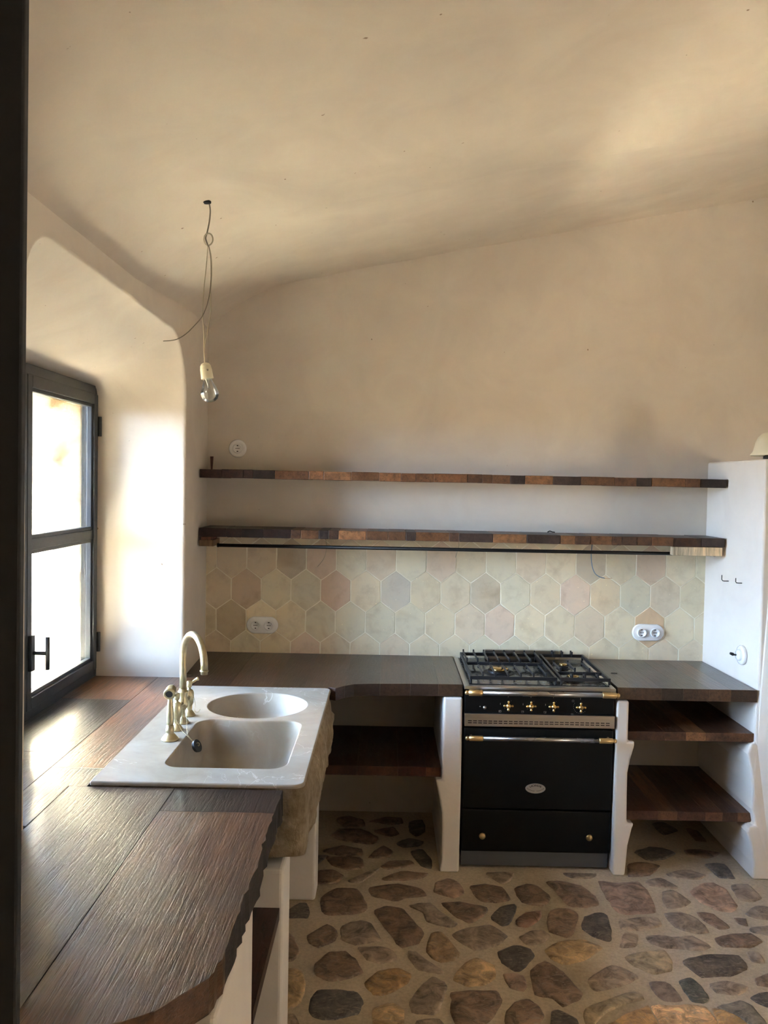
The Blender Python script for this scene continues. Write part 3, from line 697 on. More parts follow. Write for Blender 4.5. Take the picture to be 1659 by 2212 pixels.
# low boards between the piers
def lowshelf(label, xs, y0, y1, z0, z1, cols, x0=None, x1=None, mat=SHELFWOOD):
    r = empty('shelf_board', ((xs[0]+xs[-1])/2, (y0+y1)/2, z0), label, 'shelf')
    planks(r, [(xs[0], y0), (xs[-1], y0), (xs[-1], y1), (xs[0], y1)], xs, z0, z1, mat, cols); return r
lowshelf('low dark wooden shelf under the back worktop, left of the cooker', [-.9, -.72, -.5, -.36, -.12, .07, .20, .269], 3.80, YB-.002, .426, .470, [DKW, (54,32,26), (66,40,30), (60,36,28), (70,42,30), (72,38,32), (92,58,40)])
lowshelf('upper of two dark wooden shelves right of the cooker', [1.132, 1.30, 1.40, 1.49, 1.60, 1.712], 3.80, YB-.002, .617, .657, [(84,54,38), (86,56,40), (138,98,66), (86,58,42), (100,68,48)])
lowshelf('lower of two dark wooden shelves right of the cooker', [1.132, 1.28, 1.37, 1.50, 1.58, 1.65, 1.718], 3.80, YB-.002, .243, .285, [(70,44,34), (104,72,50), (72,46,34), (88,58,42), (80,52,38), (104,72,50)])
lowshelf('small dark shelf board between the two near piers under the left worktop', [-.93, -.60, -.42, -.298], 1.926, 2.409, .485, .520, [(60,36,26), (56,32,24), (64,38,28)])

# wall shelves
def wallshelf(label, zt0, zt1, th, n, cols, yf=4.172):
    x0, x1 = wallx(4.3)+.012, XP-.004
    r = empty('wall_shelf', ((x0+x1)/2, 4.3, (zt0+zt1)/2-th), label, 'shelf')
    xs = [x0]
    while xs[-1] < x1-.05: xs.append(min(x1, xs[-1]+random.choice([.05, .075, .09, .11, .14, .17])))
    xs[-1] = x1
    for i, (a, b) in enumerate(zip(xs, xs[1:])):
        t = (a-x0)/(x1-x0); t2 = (b-x0)/(x1-x0); c = cols(i); k = random.uniform(.85, 1.15)
        bm = bmesh.new(); dy = random.uniform(-.0018, .0018); dz = random.uniform(-.0012, .0012)
        P = []
        for x, tt in ((a+.0004, t), (b-.0004, t2)):
            z = zt0+(zt1-zt0)*tt+dz
            P.append([bm.verts.new(p) for p in ((x, yf+dy, z-th), (x, YB-.002 if z-th > 1.5 else YB-.013, z-th), (x, YB-.002 if z-th > 1.5 else YB-.013, z), (x, yf+dy, z))])
        for q in range(4): bm.faces.new((P[0][q], P[0][(q+1) % 4], P[1][(q+1) % 4], P[1][q]))
        bm.faces.new(P[0][::-1]); bm.faces.new(P[1]); bmesh.ops.recalc_face_normals(bm, faces=bm.faces)
        mk('plank', bm, SHELFWOOD, r, color=[v*k for v in srgb(*c)], bevel=.0025)
    return r
SC = [(112,76,50), (98,68,46), (80,56,42), (126,88,58), (62,48,42), (118,82,54), (92,64,46)]
wallshelf('upper long wall shelf of reclaimed dark wood blocks', 1.838, 1.833, .043, 18, lambda i: (64,42,36) if i < 3 else random.choice(SC))
wallshelf('lower long wall shelf of reclaimed wood, with a black rail below it', 1.541, 1.535, .044, 18, lambda i: (58,38,34) if i < 4 else random.choice(SC))
# blocks and rail under the lower shelf
r = empty('wood_bracket', (1.56, 4.25, 1.445), 'pale wooden bracket block under the right end of the lower wall shelf', 'bracket')
bm = bmesh.new(); box(bm, 1.443, XP-.014, 4.174, 4.222, 1.446, 1.4895); mk('block', bm, RAWWOOD, r, color=srgb(205,188,158), bevel=.002)
mk('screw_head', LT([(.004, 0), (.006, .002), (.006, .004)], (1.645, 4.20, 1.4400), (0, 0, 1), 10), STEEL, r)
r = empty('wood_bracket', (-.90, 4.25, 1.45), 'small pale wooden bracket block under the left end of the lower wall shelf', 'bracket')
mk('block', BX(-.945, -.872, 4.150, 4.30, 1.450, 1.482), RAWWOOD, r, color=srgb(150,120,88), bevel=.002)
mk('packing_piece', BX(-.935, -.885, 4.150, 4.30, 1.4825, 1.4965), RAWWOOD, r, color=srgb(108,74,58), bevel=.001)
r = empty('hanging_rail', (.35, 4.2, 1.43), 'thin black iron rail fixed under the lower wall shelf', 'rail')
rz = 1.4500
mk('rail_bar', TB([(-.868, 4.234, rz), (1.0, 4.234, rz), (1.675, 4.234, rz)], .009, 12), IRON, r, smooth=True)
for x in (-.866, 1.675): mk('end_cap', TB([(x-.004, 4.234, rz), (x+.004, 4.234, rz)], .0105, 12), IRON, r, smooth=False)
# wedge and crumbs
bm = bmesh.new(); c = onY(457.5, 1000, 4.33); w0, w1 = .0035, .008; z0 = 1.8385
q = [[bm.verts.new((c.x+sx_*w, 4.33+sy_*.006, z)) for sx_, sy_ in ((-1,-1),(1,-1),(1,1),(-1,1))] for w, z in ((w0, z0), (w1, z0+.068))]
for i in range(4): bm.faces.new((q[0][i], q[0][(i+1) % 4], q[1][(i+1) % 4], q[1][i]))
bm.faces.new(q[0][::-1]); bm.faces.new(q[1])
tag(mk('wooden_wedge', bm, REDWOOD, bevel=.0008), 'small dark red wooden wedge standing on the left end of the upper shelf', 'wedge')
p = onZ(1212, 1156, 1.541); tag(mk('plaster_crumb', TB(smooth_pts([(p.x-.02, 4.36, 1.541), (p.x-.008, 4.365, 1.547), (p.x+.004, 4.36, 1.543), (p.x+.018, 4.358, 1.5415)], 3), .003, 6), IRON), 'small dark curl of debris lying on the lower wall shelf', 'debris')
p = onZ(1327, 1455, ZC); tag(mk('wood_splinter', TB([(p.x-.016, p.y+.002, ZC+.002), (p.x-.004, p.y-.001, ZC+.003), (p.x+.014, p.y, ZC+.002)], .0017, 6), IRON), 'tiny dark splinter on the worktop right of the cooker', 'debris')

# loose wires
def wire(pts, y, mat, r, label, dy=None):
    W3 = [onY(px, py, y+(dy[i] if dy else 0)) for i, (px, py) in enumerate(pts)]
    return tag(mk('loose_wire', TB(smooth_pts(W3, 5), r, 8), mat, smooth=True), label, 'wire')
wire([(703,1160),(705,1180),(703,1198),(696,1212),(686,1224)], 4.36, WIREP, .0016, 'pale loose wire left of centre, hanging below the lower wall shelf', [0,-.02,-.02,0,.04])
wire([(991,1166),(991,1180),(988,1190),(984,1204)], 4.36, WIREP, .0017, 'short pale loose wire hanging midway along the lower wall shelf', [0,-.02,0,.03])
w3 = wire([(1279,1176),(1277,1200),(1279,1222),(1285,1238),(1295,1246),(1306,1249)], 4.36, WIREB, .0022, 'blue grey loose wire curling down over the tiles right of centre', [0,-.03,-.02,-.01,0,.01])
e_ = [onY(px, py, 4.372) for px, py in [(1306,1249),(1314,1250),(1322,1249)]]
mk('bare_end', TB([Vector(p) for p in e_], .0014, 6), COPPER, w3, smooth=True)

# ------------------------------------------------------------------ sockets and switch
def socket_body(root, c, ax, n_holes=True):
    """raised round insert with recessed face and pin holes; c on the plate face, ax outward"""
    ax = Vector(ax); up = Vector((0, 0, 1)); sd = up.cross(ax)
    mk('socket_ring', LT([(.0255, 0), (.0255, .008), (.0225, .011), (.0205, .010), (.0195, .003), (.0001, .003)], c, ax, 28, cap=False), PORC, root, smooth=True)
    cc = Vector(c)+ax*.0032
    for i, dx in enumerate((-.0075, 0, .0075)):
        mk('pin_hole', LT([(.0024, 0), (.0024, .0008), (.0001, .0008)], cc+sd*dx, ax, 10), HOLE, root)
    for dz in (-.0155, .0155):
        b = BX(-.004, .004, -.0006, .0006, -.0022, .0022)
        for v in b.verts: v.co = cc+sd*v.co.x+up*(v.co.z+dz)+ax*(v.co.y+.0008)
        mk('earth_clip', b, HOLE, root)
def double_socket(px, py, label):
    c = onY(px, py, YB-.013); r = empty('double_socket', (c.x, YB-.013, c.z), label, 'socket')
    bm = bmesh.new(); y0 = YB-.0145
    for (s, d) in ((0, 0), (0, .004), (.004, .009), (.007, .010)):
        ring_ = []
        for k in range(40):
            t = 2*math.pi*k/40; R = .0455-s; x = (.040 if math.cos(t) > 1e-9 else -.040)+R*math.cos(t)
            ring_.append(bm.verts.new((c.x+x, y0-d, c.z+R*math.sin(t))))
        if d or s: 
            for k in range(40): bm.faces.new((prev[k], prev[(k+1) % 40], ring_[(k+1) % 40], ring_[k]))
        prev = ring_
    bm.faces.new(prev); bmesh.ops.recalc_face_normals(bm, faces=bm.faces)
    mk('back_plate', bm, PORC, r, smooth=True)
    for dx in (-.0355, .0355): socket_body(r, (c.x+dx, y0-.0095, c.z), (0, -1, 0))
double_socket(567, 1350, 'white porcelain double socket on the shaded tiles above the sink')
double_socket(1399, 1366, 'white porcelain double socket on the tiles right of the cooker')
c = onY(514, 969, YB); r = empty('round_socket', (c.x, YB, c.z), 'round white porcelain socket on the plaster above the upper shelf', 'socket')
mk('back_plate', LT([(.047, 0), (.048, .004), (.045, .009), (.036, .012), (.033, .009), (.0001, .009)], (c.x, YB-.001, c.z), (0, -1, 0), 32, cap=False), PORC, r, smooth=True)
socket_body(r, (c.x, YB-.0102, c.z), (0, -1, 0))
c = onX(1602, 1415, XP+.006); r = empty('rotary_switch', c, 'round white porcelain rotary switch with black lever on the partition', 'switch')
mk('back_plate', LT([(.046, -.006), (.047, .004), (.044, .009), (.034, .011), (.030, .010), (.0001, .010)], c, (-1, 0, 0), 32, cap=False), PORC, r, smooth=True)
mk('switch_dome', LT([(.027, .009), (.027, .016), (.022, .023), (.010, .026), (.0001, .026)], c, (-1, 0, 0), 28, cap=False), PORC, r, smooth=True)
p0 = c+Vector((-.026, 0, 0)); mk('switch_lever', TB([p0, p0+Vector((-.010, 0, .001)), p0+Vector((-.016, 0, .003)), p0+Vector((-.030, -.002, .008))], [.004, .004, .008, .006], 10), RUBBER, r, smooth=True)
for (px, py, s, lb) in ((1572, 1252, 1.0, 'black L-shaped hook on the partition, the one nearer the tiles'), (1600, 1257, .8, 'black L-shaped hook on the partition, the one nearer its front edge')):
    c = onX(px, py, XP+.004); s *= .030
    tag(mk('wall_hook', TB([c+Vector((.006, -.0, -.25*s)), c+Vector((-.55*s, 0, -.25*s)), c+Vector((-.85*s, 0, -.2*s)), c+Vector((-s, 0, .0)), c+Vector((-s, 0, .75*s))], .0022, 8), IRON, smooth=True), lb, 'hook')

# ------------------------------------------------------------------ stone sink
SZ = ZC+.012; SB = .65
sink = empty('stone_sink', (-.55, 3.05, SB), 'beige marble double sink with one round and one rectangular basin', 'sink')
def rr2(x0, x1, y0, y1, r, n=10, m=14, dip=0):
    P = []
    rs = r if isinstance(r, (list, tuple)) else [r]*4
    def seg(a, b, k):
        for i in range(k): P.append((a[0]+(b[0]-a[0])*i/k, a[1]+(b[1]-a[1])*i/k))
    def arc(cx_, cy_, t0, rad):
        for i in range(n):
            t = t0+math.pi/2*i/n; P.append((cx_+rad*math.cos(t), cy_+rad*math.sin(t)))
    seg((x0+rs[0], y0), (x1-rs[1], y0), m); arc(x1-rs[1], y0+rs[1], -math.pi/2, rs[1])
    seg((x1, y0+rs[1]), (x1, y1-rs[2]), m); arc(x1-rs[2], y1-rs[2], 0, rs[2])
    seg((x1-rs[2], y1), (x0+rs[3], y1), m); arc(x0+rs[3], y1-rs[3], math.pi/2, rs[3])
    seg((x0, y1-rs[3]), (x0, y0+rs[0]), m); arc(x0+rs[0], y0+rs[0], math.pi, rs[0])
    if dip: P = [(x, y-(dip*math.exp(-((x-(x0+x1)/2)/.10)**2) if y > y1-.03 else 0)) for x, y in P]
    return P
outl = rr2(-.880, -.236, 2.452, 3.636, [.006, .035, .03, .006], m=24)
rect = rr2(-.698, -.310, 2.592, 3.125, [.05, .06, .07, .07], dip=.022)
ccx, ccy, crr = -.514, 3.340, .199
circ = [(ccx+crr*math.cos(2*math.pi*k/72), ccy+crr*.97*math.sin(2*math.pi*k/72)) for k in range(72)]
def inset(P, d): return offs(P, -d)
bm = bmesh.new(); loops = []
def L(P, z): return [bm.verts.new((x, y, z)) for x, y in P]
top_o = L(inset(outl, .004), SZ); E_ = []
lips = [L(offs(rect, .005), SZ), L(offs(circ, .005), SZ)]
for lp in [top_o]+lips: E_ += [bm.edges.new((lp[i], lp[(i+1) % len(lp)])) for i in range(len(lp))]
bmesh.ops.triangle_fill(bm, edges=E_, use_beauty=True, normal=(0, 0, 1))
def skin(a, b):
    n = len(a)
    for i in range(n): f = bm.faces.new((a[i], a[(i+1) % n], b[(i+1) % n], b[i])); f.smooth = True
prev = lips[0]
for d, z in ((-.0015, -.0015), (0, -.006), (.004, -.03), (.010, -.08), (.022, -.12), (.045, -.150), (.085, -.165), (.14, -.170)):
    cur = L(offs(rect, -d) if d < .04 else [((x-(-.504))*(1-d/.30)+(-.504), (y-2.86)*(1-d/.30)+2.86) for x, y in rect], SZ+z); skin(prev, cur); prev = cur
bm.faces.new(prev)
prev = lips[1]
for f, z in ((1.008, -.0015), (1.0, -.006), (.96, -.035), (.88, -.075), (.74, -.11), (.54, -.135), (.3, -.148), (.12, -.150)):
    cur = L([(ccx+(x-ccx)*f, ccy+(y-ccy)*f) for x, y in circ], SZ+z); skin(prev, cur); prev = cur
bm.faces.new(prev)
# polished rim edge down to where the rough face starts
cur = L(outl, SZ-.004); skin(top_o, cur); c2 = L(outl, SZ-.0115); skin(cur, c2)
bmesh.ops.recalc_face_normals(bm, faces=bm.faces)
mk('polished_top', bm, MARBLE, sink)
bm = bmesh.new(); prev = None; NZ = 16; fine = []
for i in range(len(outl)):
    a, b = Vector(outl[i]), Vector(outl[(i+1) % len(outl)]); m = max(1, int((b-a).length/.012))
    for s in range(m): fine.append(tuple(a+(b-a)*s/m))
fine = offs(fine, 0)
for k in range(NZ+1):
    t = k/NZ; z = SZ-.0105-(SZ-.0105-SB)*t; cur = []
    nrm = [Vector((o[0]-p[0], o[1]-p[1])) for o, p in zip(offs(fine, 1), fine)]
    for p, nv in zip(fine, nrm):
        bulge = .016*math.sin(min(1, t*1.6)*math.pi/2)-.03*max(0, t-.75)
        d = 0 if k == 0 else bulge+.013*noise.noise(Vector((p[0]*9, p[1]*9, z*6)))+.010*noise.noise(Vector((p[0]*30, p[1]*30, z*22)))
        if k == 0: d = -.001
        if p[0] < -.8 or (p[1] < 2.6 and p[0] < -.33 and t < .25) or (p[1] > 3.5 and t < .4): d = min(d, -.004)
        if p[1] < 2.6: d = min(d, .004)
        cur.append(bm.verts.new((p[0]+nv.x*d, p[1]+nv.y*d, z+(.012*noise.noise(Vector((p[0]*12, p[1]*12, 3))) if k == NZ else 0))))
    if prev: skin(prev, cur)
    prev = cur
bm.faces.new(prev[::-1]); bmesh.ops.recalc_face_normals(bm, faces=bm.faces)
mk('chiselled_apron', bm, ROUGHSTONE, sink)

# ------------------------------------------------------------------ bridge mixer tap, hand spray, plug
B0 = Vector(onZ(367, 1598, SZ)); BL = Vector(onZ(389, 1577, SZ)); BC = Vector(onZ(405, 1562, SZ)); BR_ = Vector(onZ(421, 1546, SZ))
XT = -.752
for b in (BL, BC, BR_): b.x = XT
tap = empty('bridge_tap', (XT, BC.y, SZ), 'aged brass bridge mixer tap with tall arched spout on the sink', 'tap')
foot = [(.0235, 0), (.024, .003), (.021, .009), (.014, .018), (.0115, .022)]
def valve(b, ang, nm):
    mk('valve_body', LT(foot+[(.0105, .024), (.012, .030), (.012, .040), (.0135, .043), (.0135, .046), (.016, .049), (.0175, .070), (.0175, .088), (.0150, .096), (.0120, .101), (.006, .103), (.0055, .113)], b, (0,0,1), 24), AGED, tap, smooth=True)
    h = b+Vector((0, 0, .113)); d = Vector((math.cos(ang), math.sin(ang), 0))
    hd = mk('lever_handle', LT([(.008, -.002), (.0105, .004), (.0105, .018), (.009, .0215), (.0001, .022)], h, (0,0,1), 20, cap=False), AGED, tap, smooth=True)
    bm = bmesh.new(); tube(bm, smooth_pts([h+Vector((0,0,.012)), h+d*.014+Vector((0,0,.018)), h+d*.026+Vector((0,0,.026)), h+d*.036+Vector((0,0,.030))], 4), [.0045]*5+[.0055]*4+[.0075]*3+[.003], 10)
    mk('lever', bm, AGED, hd, smooth=True)
valve(BL, math.radians(250), 'l'); valve(BR_, math.radians(20), 'r')
mk('spout_foot', LT(foot+[(.010, .026), (.010, .050), (.012, .052), (.012, .056)], BC, (0,0,1), 24), AGED, tap, smooth=True)
mk('bridge_bar', TB([BL+Vector((0,0,.076)), BC+Vector((0,0,.076)), BR_+Vector((0,0,.076))], .0085, 14), AGED, tap, smooth=True)
mk('centre_body', LT([(.010, .054), (.018, .060), (.020, .076), (.018, .092), (.016, .100), (.017, .112), (.019, .116), (.019, .121), (.0145, .124), (.0145, .130)], BC, (0,0,1), 24), AGED, tap, smooth=True)
RA = .098; dirv = Vector((.56, -.78, 0)).normalized(); dirv = Vector((.58, -.81, 0))
zs = 1.122
pts = [BC+Vector((0,0,.128)), Vector((BC.x, BC.y, .5*(zs+SZ+.128))), Vector((BC.x, BC.y, zs))]
for k in range(1, 15):
    t = math.pi*k/14*.97; pts.append(Vector((BC.x, BC.y, zs))+dirv*(RA*(1-math.cos(t)))+Vector((0,0,RA*math.sin(t))))
pts.append(pts[-1]+Vector((0,0,-.022)))
mk('spout', TB(pts, .0128, 18), AGED, tap, smooth=True)
mk('spout_ring', LT([(.0150, 0), (.0150, .005), (.0125, .006), (.0125, .015), (.010, .016), (.0095, .010)], pts[-1], (0, 0, -1), 20), AGED, tap, smooth=True)
def beads(pts, name, root, sub=7, r=.0016):
    bm = bmesh.new(); P = smooth_pts(pts, sub); last = None; acc = 0
    for i, p in enumerate(P):
        if last is not None and (p-last).length < r*1.9: continue
        last = p
        m_ = bmesh.ops.create_icosphere(bm, subdivisions=1, radius=r, matrix=Matrix.Translation(p))
    tube(bm, P, r*.35, 4)
    return mk(name, bm, AGED, root, smooth=True)
spray = empty('hand_spray', B0, 'aged brass hand spray with a black nozzle, nearest fitting on the sink', 'spray')
mk('spray_base', LT([(.030, 0), (.0305, .003), (.027, .009), (.018, .019), (.0135, .023), (.0135, .028), (.0150, .030), (.0150, .040), (.0135, .043), (.0135, .050), (.010, .053)], B0, (0,0,1), 28), AGED, spray, smooth=True)
mk('spray_grip', LT([(.0095, .052), (.0125, .062), (.0130, .085), (.0110, .115), (.0085, .142), (.0080, .150), (.010, .153)], B0, (0,0,1), 24), AGED, spray, smooth=True)
hc = B0+Vector((0, 0, .170)); ax = Vector((.05, -.98, -.22)).normalized()
hd = mk('spray_head', LT([(.0001, -.030), (.010, -.028), (.0165, -.020), (.0185, -.006), (.0185, .010), (.0200, .013), (.0200, .020), (.0170, .022), (.0125, .021)], hc, ax, 28, cap=False), AGED, spray, smooth=True)
mk('spray_nozzle', LT([(.0127, .0195), (.011, .0205), (.0001, .0205)], hc, ax, 24), RUBBER, hd, smooth=False)
# plug resting against the left wall of the rectangular basin
pc = Vector((-.668, 2.822, SZ-.072)); pr = Vector(onZ(423, 1608, SZ-.06)); 
pc = Vector(onX(424, 1612, -.655)); pn = Vector((.86, -.25, .45)).normalized()
plug = empty('basin_plug', pc, 'black rubber plug hanging on a bead chain in the rectangular basin', 'plug')
mk('plug_disc', LT([(.0001, -.006), (.018, -.006), (.0205, -.004), (.0225, .004), (.0225, .007), (.0001, .007)], pc, pn, 24, cap=False), RUBBER, plug, smooth=False)
mk('plug_ring', TB([pc+pn*.007+Vector((.006*math.cos(t), 0, .006*math.sin(t)+.004)) for t in [2*math.pi*k/12 for k in range(12)]], .0012, 6, closed=True), AGED, plug, smooth=True)
c1 = [pc+pn*.008, Vector((-.676, pc.y+.03, SZ-.012)), Vector((-.700, pc.y+.055, SZ+.004)), Vector((-.728, BC.y-.035, SZ+.012)), Vector((XT+.012, BC.y-.012, SZ+.050))]
beads(c1, 'bead_chain', plug)
c1 = [pc+pn*.008+Vector((0,.002,.002)), Vector((-.677, pc.y+.028, SZ-.012)), Vector((-.702, pc.y+.045, SZ+.004)), Vector((-.728, BL.y-.022, SZ+.006)), Vector((XT+.004, BL.y-.018, SZ+.040))]
beads(c1, 'bead_chain', plug)
c1 = [Vector((XT+.016, BC.y+.01, SZ+.11)), Vector((XT+.034, BC.y+.02, SZ+.095)), Vector((XT+.036, BC.y+.045, SZ+.06)), Vector((XT+.030, BC.y+.06, SZ+.03)), Vector((XT+.040, BC.y+.075, SZ+.022)), Vector((XT+.046, BC.y+.085, SZ+.030))]
beads(c1, 'spare_chain', tap)

# ------------------------------------------------------------------ range cooker
YK = 3.792
ck = empty('range_cooker', (.716, YK, 0), 'black enamel range cooker with brass trim and a gas hob', 'cooker')
kx0, kx1 = .3705, 1.0605
def K(px, py, y=YK): return onY(px, py, y)
mk('cooker_body', BX(kx0+.003, kx1-.003, YK+.022, YB-.016, .03, .84), BLACKPAINT, ck, bevel=.003)
mk('kick_plate', BX(kx0, kx1-.008, YK+.012, YK+.03, .012, .080), KICK, ck, bevel=.002)
mk('cooker_foot', BX(kx0+.04, kx0+.09, YK+.06, YK+.12, 0, .03), BLACKPAINT, ck); mk('cooker_foot', BX(kx1-.09, kx1-.04, YK+.06, YK+.12, 0, .03), BLACKPAINT, ck)
mk('cooker_foot', BX(kx0+.04, kx0+.09, YB-.12, YB-.06, 0, .03), BLACKPAINT, ck); mk('cooker_foot', BX(kx1-.09, kx1-.04, YB-.12, YB-.06, 0, .03), BLACKPAINT, ck)
dw = mk('drawer_front', BX(kx0, kx1-.002, YK-.004, YK+.022, .084, .281), BLACKPAINT, ck, bevel=.006, seg=3)
for px, py in ((1041, 1802.5), (1271, 1806)):
    c = K(px, py, YK-.004)
    mk('drawer_knob', LT([(.005, 0), (.005, .010), (.013, .013), (.0155, .017), (.0155, .021), (.011, .025), (.0001, .026)], (c.x, YK-.004, c.z), (0,-1,0), 24, cap=False), KNOBB, dw, smooth=True)
dr_ = mk('oven_door', BX(kx0, kx1, YK-.008, YK+.022, .285, .664), BLACKPAINT, ck, bevel=.008, seg=3)
mk('control_panel', BX(kx0+.001, kx1, YK, YK+.022, .732, .8235), BLACKPAINT, ck, bevel=.003)
# vent strip with slots
bm = BX(kx0+.001, kx1+.002, YK-.012, YK+.022, .672, .7305); vs_ = mk('vent_strip', bm, STEEL, ck, bevel=.002)
zc1 = .694; cnt = 28; bm = bmesh.new()
for r_ in (0, 1):
    for k in range(cnt):
        x = kx0+.030+(kx1-kx0-.056)*k/(cnt-1)-.004; z = zc1-r_*.0095+.0035; box(bm, x-.0088, x+.0088, YK-.0126, YK-.0118, z-.0021, z+.0021)
so = mk('vent_slots', bm, HOLE, vs_)
bm = bmesh.new(); box(bm, kx0+.003, kx1, YK-.0135, YK-.0122, .712, .7135); mk('vent_fold', bm, STEEL, vs_)
def towel_rail(zc, yc, x0, x1, parent, r=.0115):
    bm = bmesh.new(); tube(bm, [(x0+.06, yc, zc), (x1-.06, yc, zc)], r*.93, 20); a = mk('rail_tube', bm, HANDSTEEL, parent, smooth=True)
    for s, xe in ((1, x0), (-1, x1)):
        mk('brass_end', LT([(.0001, 0), (.006, .001), (.0100, .005), (.0105, .010), (.009, .015), (.0085, .017), (r*1.14, .019), (r*1.14, .078), (r*1.0, .080), (r*.8, .0805)], (xe, yc, zc), (s, 0, 0), 24, cap=False), BRASSCAP, parent, smooth=True)
        mk('rail_post', TB([(xe+s*.03, yc, zc), (xe+s*.03, YK-.006, zc)], .006, 12), BRASSCAP, parent, smooth=True)
towel_rail(.836, YK-.046, K(1003, 1494).x-.002, 1.074, ck, .0125)
towel_rail(.627, YK-.048, K(1003, 1591).x, 1.064, dr_, .0110)
# badge with lettering
c = K(1156.5, 1703, YK-.008); bm = bmesh.new(); prev = None
for s, d in ((1, 0), (1, .002), (.955, .0035), (.93, .0030), (.92, .0024)):
    cur = [bm.verts.new((c.x+.0465*s*math.cos(t), YK-.008-d, c.z+.0232*s*math.sin(t))) for t in [2*math.pi*k/48 for k in range(48)]]
    if prev: 
        for k in range(48): bm.faces.new((prev[k], prev[(k+1) % 48], cur[(k+1) % 48], cur[k]))
    prev = cur
bm.faces.new(prev); bmesh.ops.recalc_face_normals(bm, faces=bm.faces)
bd = mk('oval_badge', bm, BADGE, dr_, smooth=False)
bm = bmesh.new(); word = 'LACANCHE'; dg = bpy.context.evaluated_depsgraph_get()
for i, ch in enumerate(word):
    t = math.radians(128-76*i/(len(word)-1)); a_ = math.radians((90-math.degrees(t))*.55)
    cu = bpy.data.curves.new('letter', 'FONT'); cu.body = ch; cu.size = .0125; cu.align_x = 'CENTER'; cu.extrude = .0003; cu.offset = .00015
    to = bpy.data.objects.new('letter', cu); me = to.to_mesh()
    px_, pz_ = c.x+.0375*math.cos(t), c.z-.0125+.0225*math.sin(t)
    base = len(bm.verts); t2 = bmesh.new(); t2.from_mesh(me)
    vs2 = []
    for v in t2.verts:
        x_, y_ = v.co.x, v.co.y; vs2.append(bm.verts.new((px_+x_*math.cos(a_)+y_*math.sin(a_), YK-.008-.0030-v.co.z, pz_-x_*math.sin(a_)+y_*math.cos(a_))))
    t2.verts.index_update()
    for f in t2.faces:
        try: bm.faces.new([vs2[v.index] for v in f.verts])
        except ValueError: pass
    t2.free(); to.to_mesh_clear(); bpy.data.objects.remove(to); bpy.data.curves.remove(cu)
mk('badge_lettering', bm, BADGEINK, bd)
bm = bmesh.new()
for sg in (-1, 1):
    P = [Vector((c.x+sg*(.034-.030*k/8), YK-.0112, c.z-.0035-.0085*math.sin(math.pi/2*k/8)+(.0018 if k == 8 else 0)+(.001*(k % 2)))) for k in range(9)]
    tube(bm, P, .0007, 6)
    tube(bm, [Vector((c.x+sg*.034, YK-.0112, c.z-.0035)), Vector((c.x+sg*.0385, YK-.0112, c.z+.002)), Vector((c.x+sg*.0345, YK-.0112, c.z+.0005))], .0007, 6)
mk('badge_scroll', bm, BADGEINK, bd)
# knobs
kn = []
for px, py in ((1097.5, 1523), (1146.5, 1524), (1195, 1525), (1253.5, 1526.5)):
    c = K(px, py); c.y = YK
    root = mk('control_knob', LT([(.0075, 0), (.0075, .008), (.012, .011), (.0125, .018), (.0095, .025), (.0001, .0275)], c, (0,-1,0), 24, cap=False), BRASS, ck, smooth=True)
    for k in range(4):
        d = Vector((math.cos(math.pi/2*k), 0, math.sin(math.pi/2*k))); h = c+Vector((0, -.0155, 0))
        mk('knob_arm', LT([(.004, .008), (.0042, .0135), (.006, .016), (.0062, .020), (.004, .0235), (.0001, .0245)], h, d, 14, cap=False), BRASS, root, smooth=True)
    kn.append(c)
c = K(1047, 1528); mk('ignition_button', LT([(.008, 0), (.008, .004), (.006, .009), (.0001, .0105)], (c.x, YK, c.z), (0,-1,0), 20, cap=False), STEEL, ck, smooth=True)
bm = bmesh.new()
def sq(x, z, w, h, t=.0008):
    for b_ in ((x-w, x+w, z+h-t, z+h), (x-w, x+w, z-h, z-h+t), (x-w, x-w+t, z-h, z+h), (x+w-t, x+w, z-h, z+h)): box(bm, b_[0], b_[1], YK-.0006, YK+.0002, b_[2], b_[3])
def dot(x, z, r_=.0011): box(bm, x-r_, x+r_, YK-.0006, YK+.0002, z-r_, z+r_)
for i, c in enumerate(kn):
    if i < 3:
        sq(c.x-.037, c.z-.030, .0055, .0042); dot(c.x-.037+(-.002, .002, .002)[i], c.z-.030+(0, .0015, -.0015)[i], .0013)
        box(bm, c.x-.0365, c.x-.0345, YK-.0006, YK+.0002, c.z+.001, c.z+.0085); dot(c.x, c.z+.0385); dot(c.x-.015, c.z-.0165, .0008); dot(c.x+.014, c.z+.020, .0006)
    else:
        sq(c.x-.034, c.z+.026, .0045, .0042); sq(c.x-.037, c.z-.036, .0055, .003); dot(c.x-.037, c.z-.037, .0015); box(bm, c.x-.0006, c.x+.0006, YK-.0006, YK+.0002, c.z+.032, c.z+.041)
        for k in range(12):
            t = math.radians(150+k*15); dot(c.x+.031*math.cos(t), c.z+.031*math.sin(t), .0009)
dot(K(1037, 1526).x, K(1037, 1526).z, .0022)
mk('panel_markings', bm, MARK, ck)
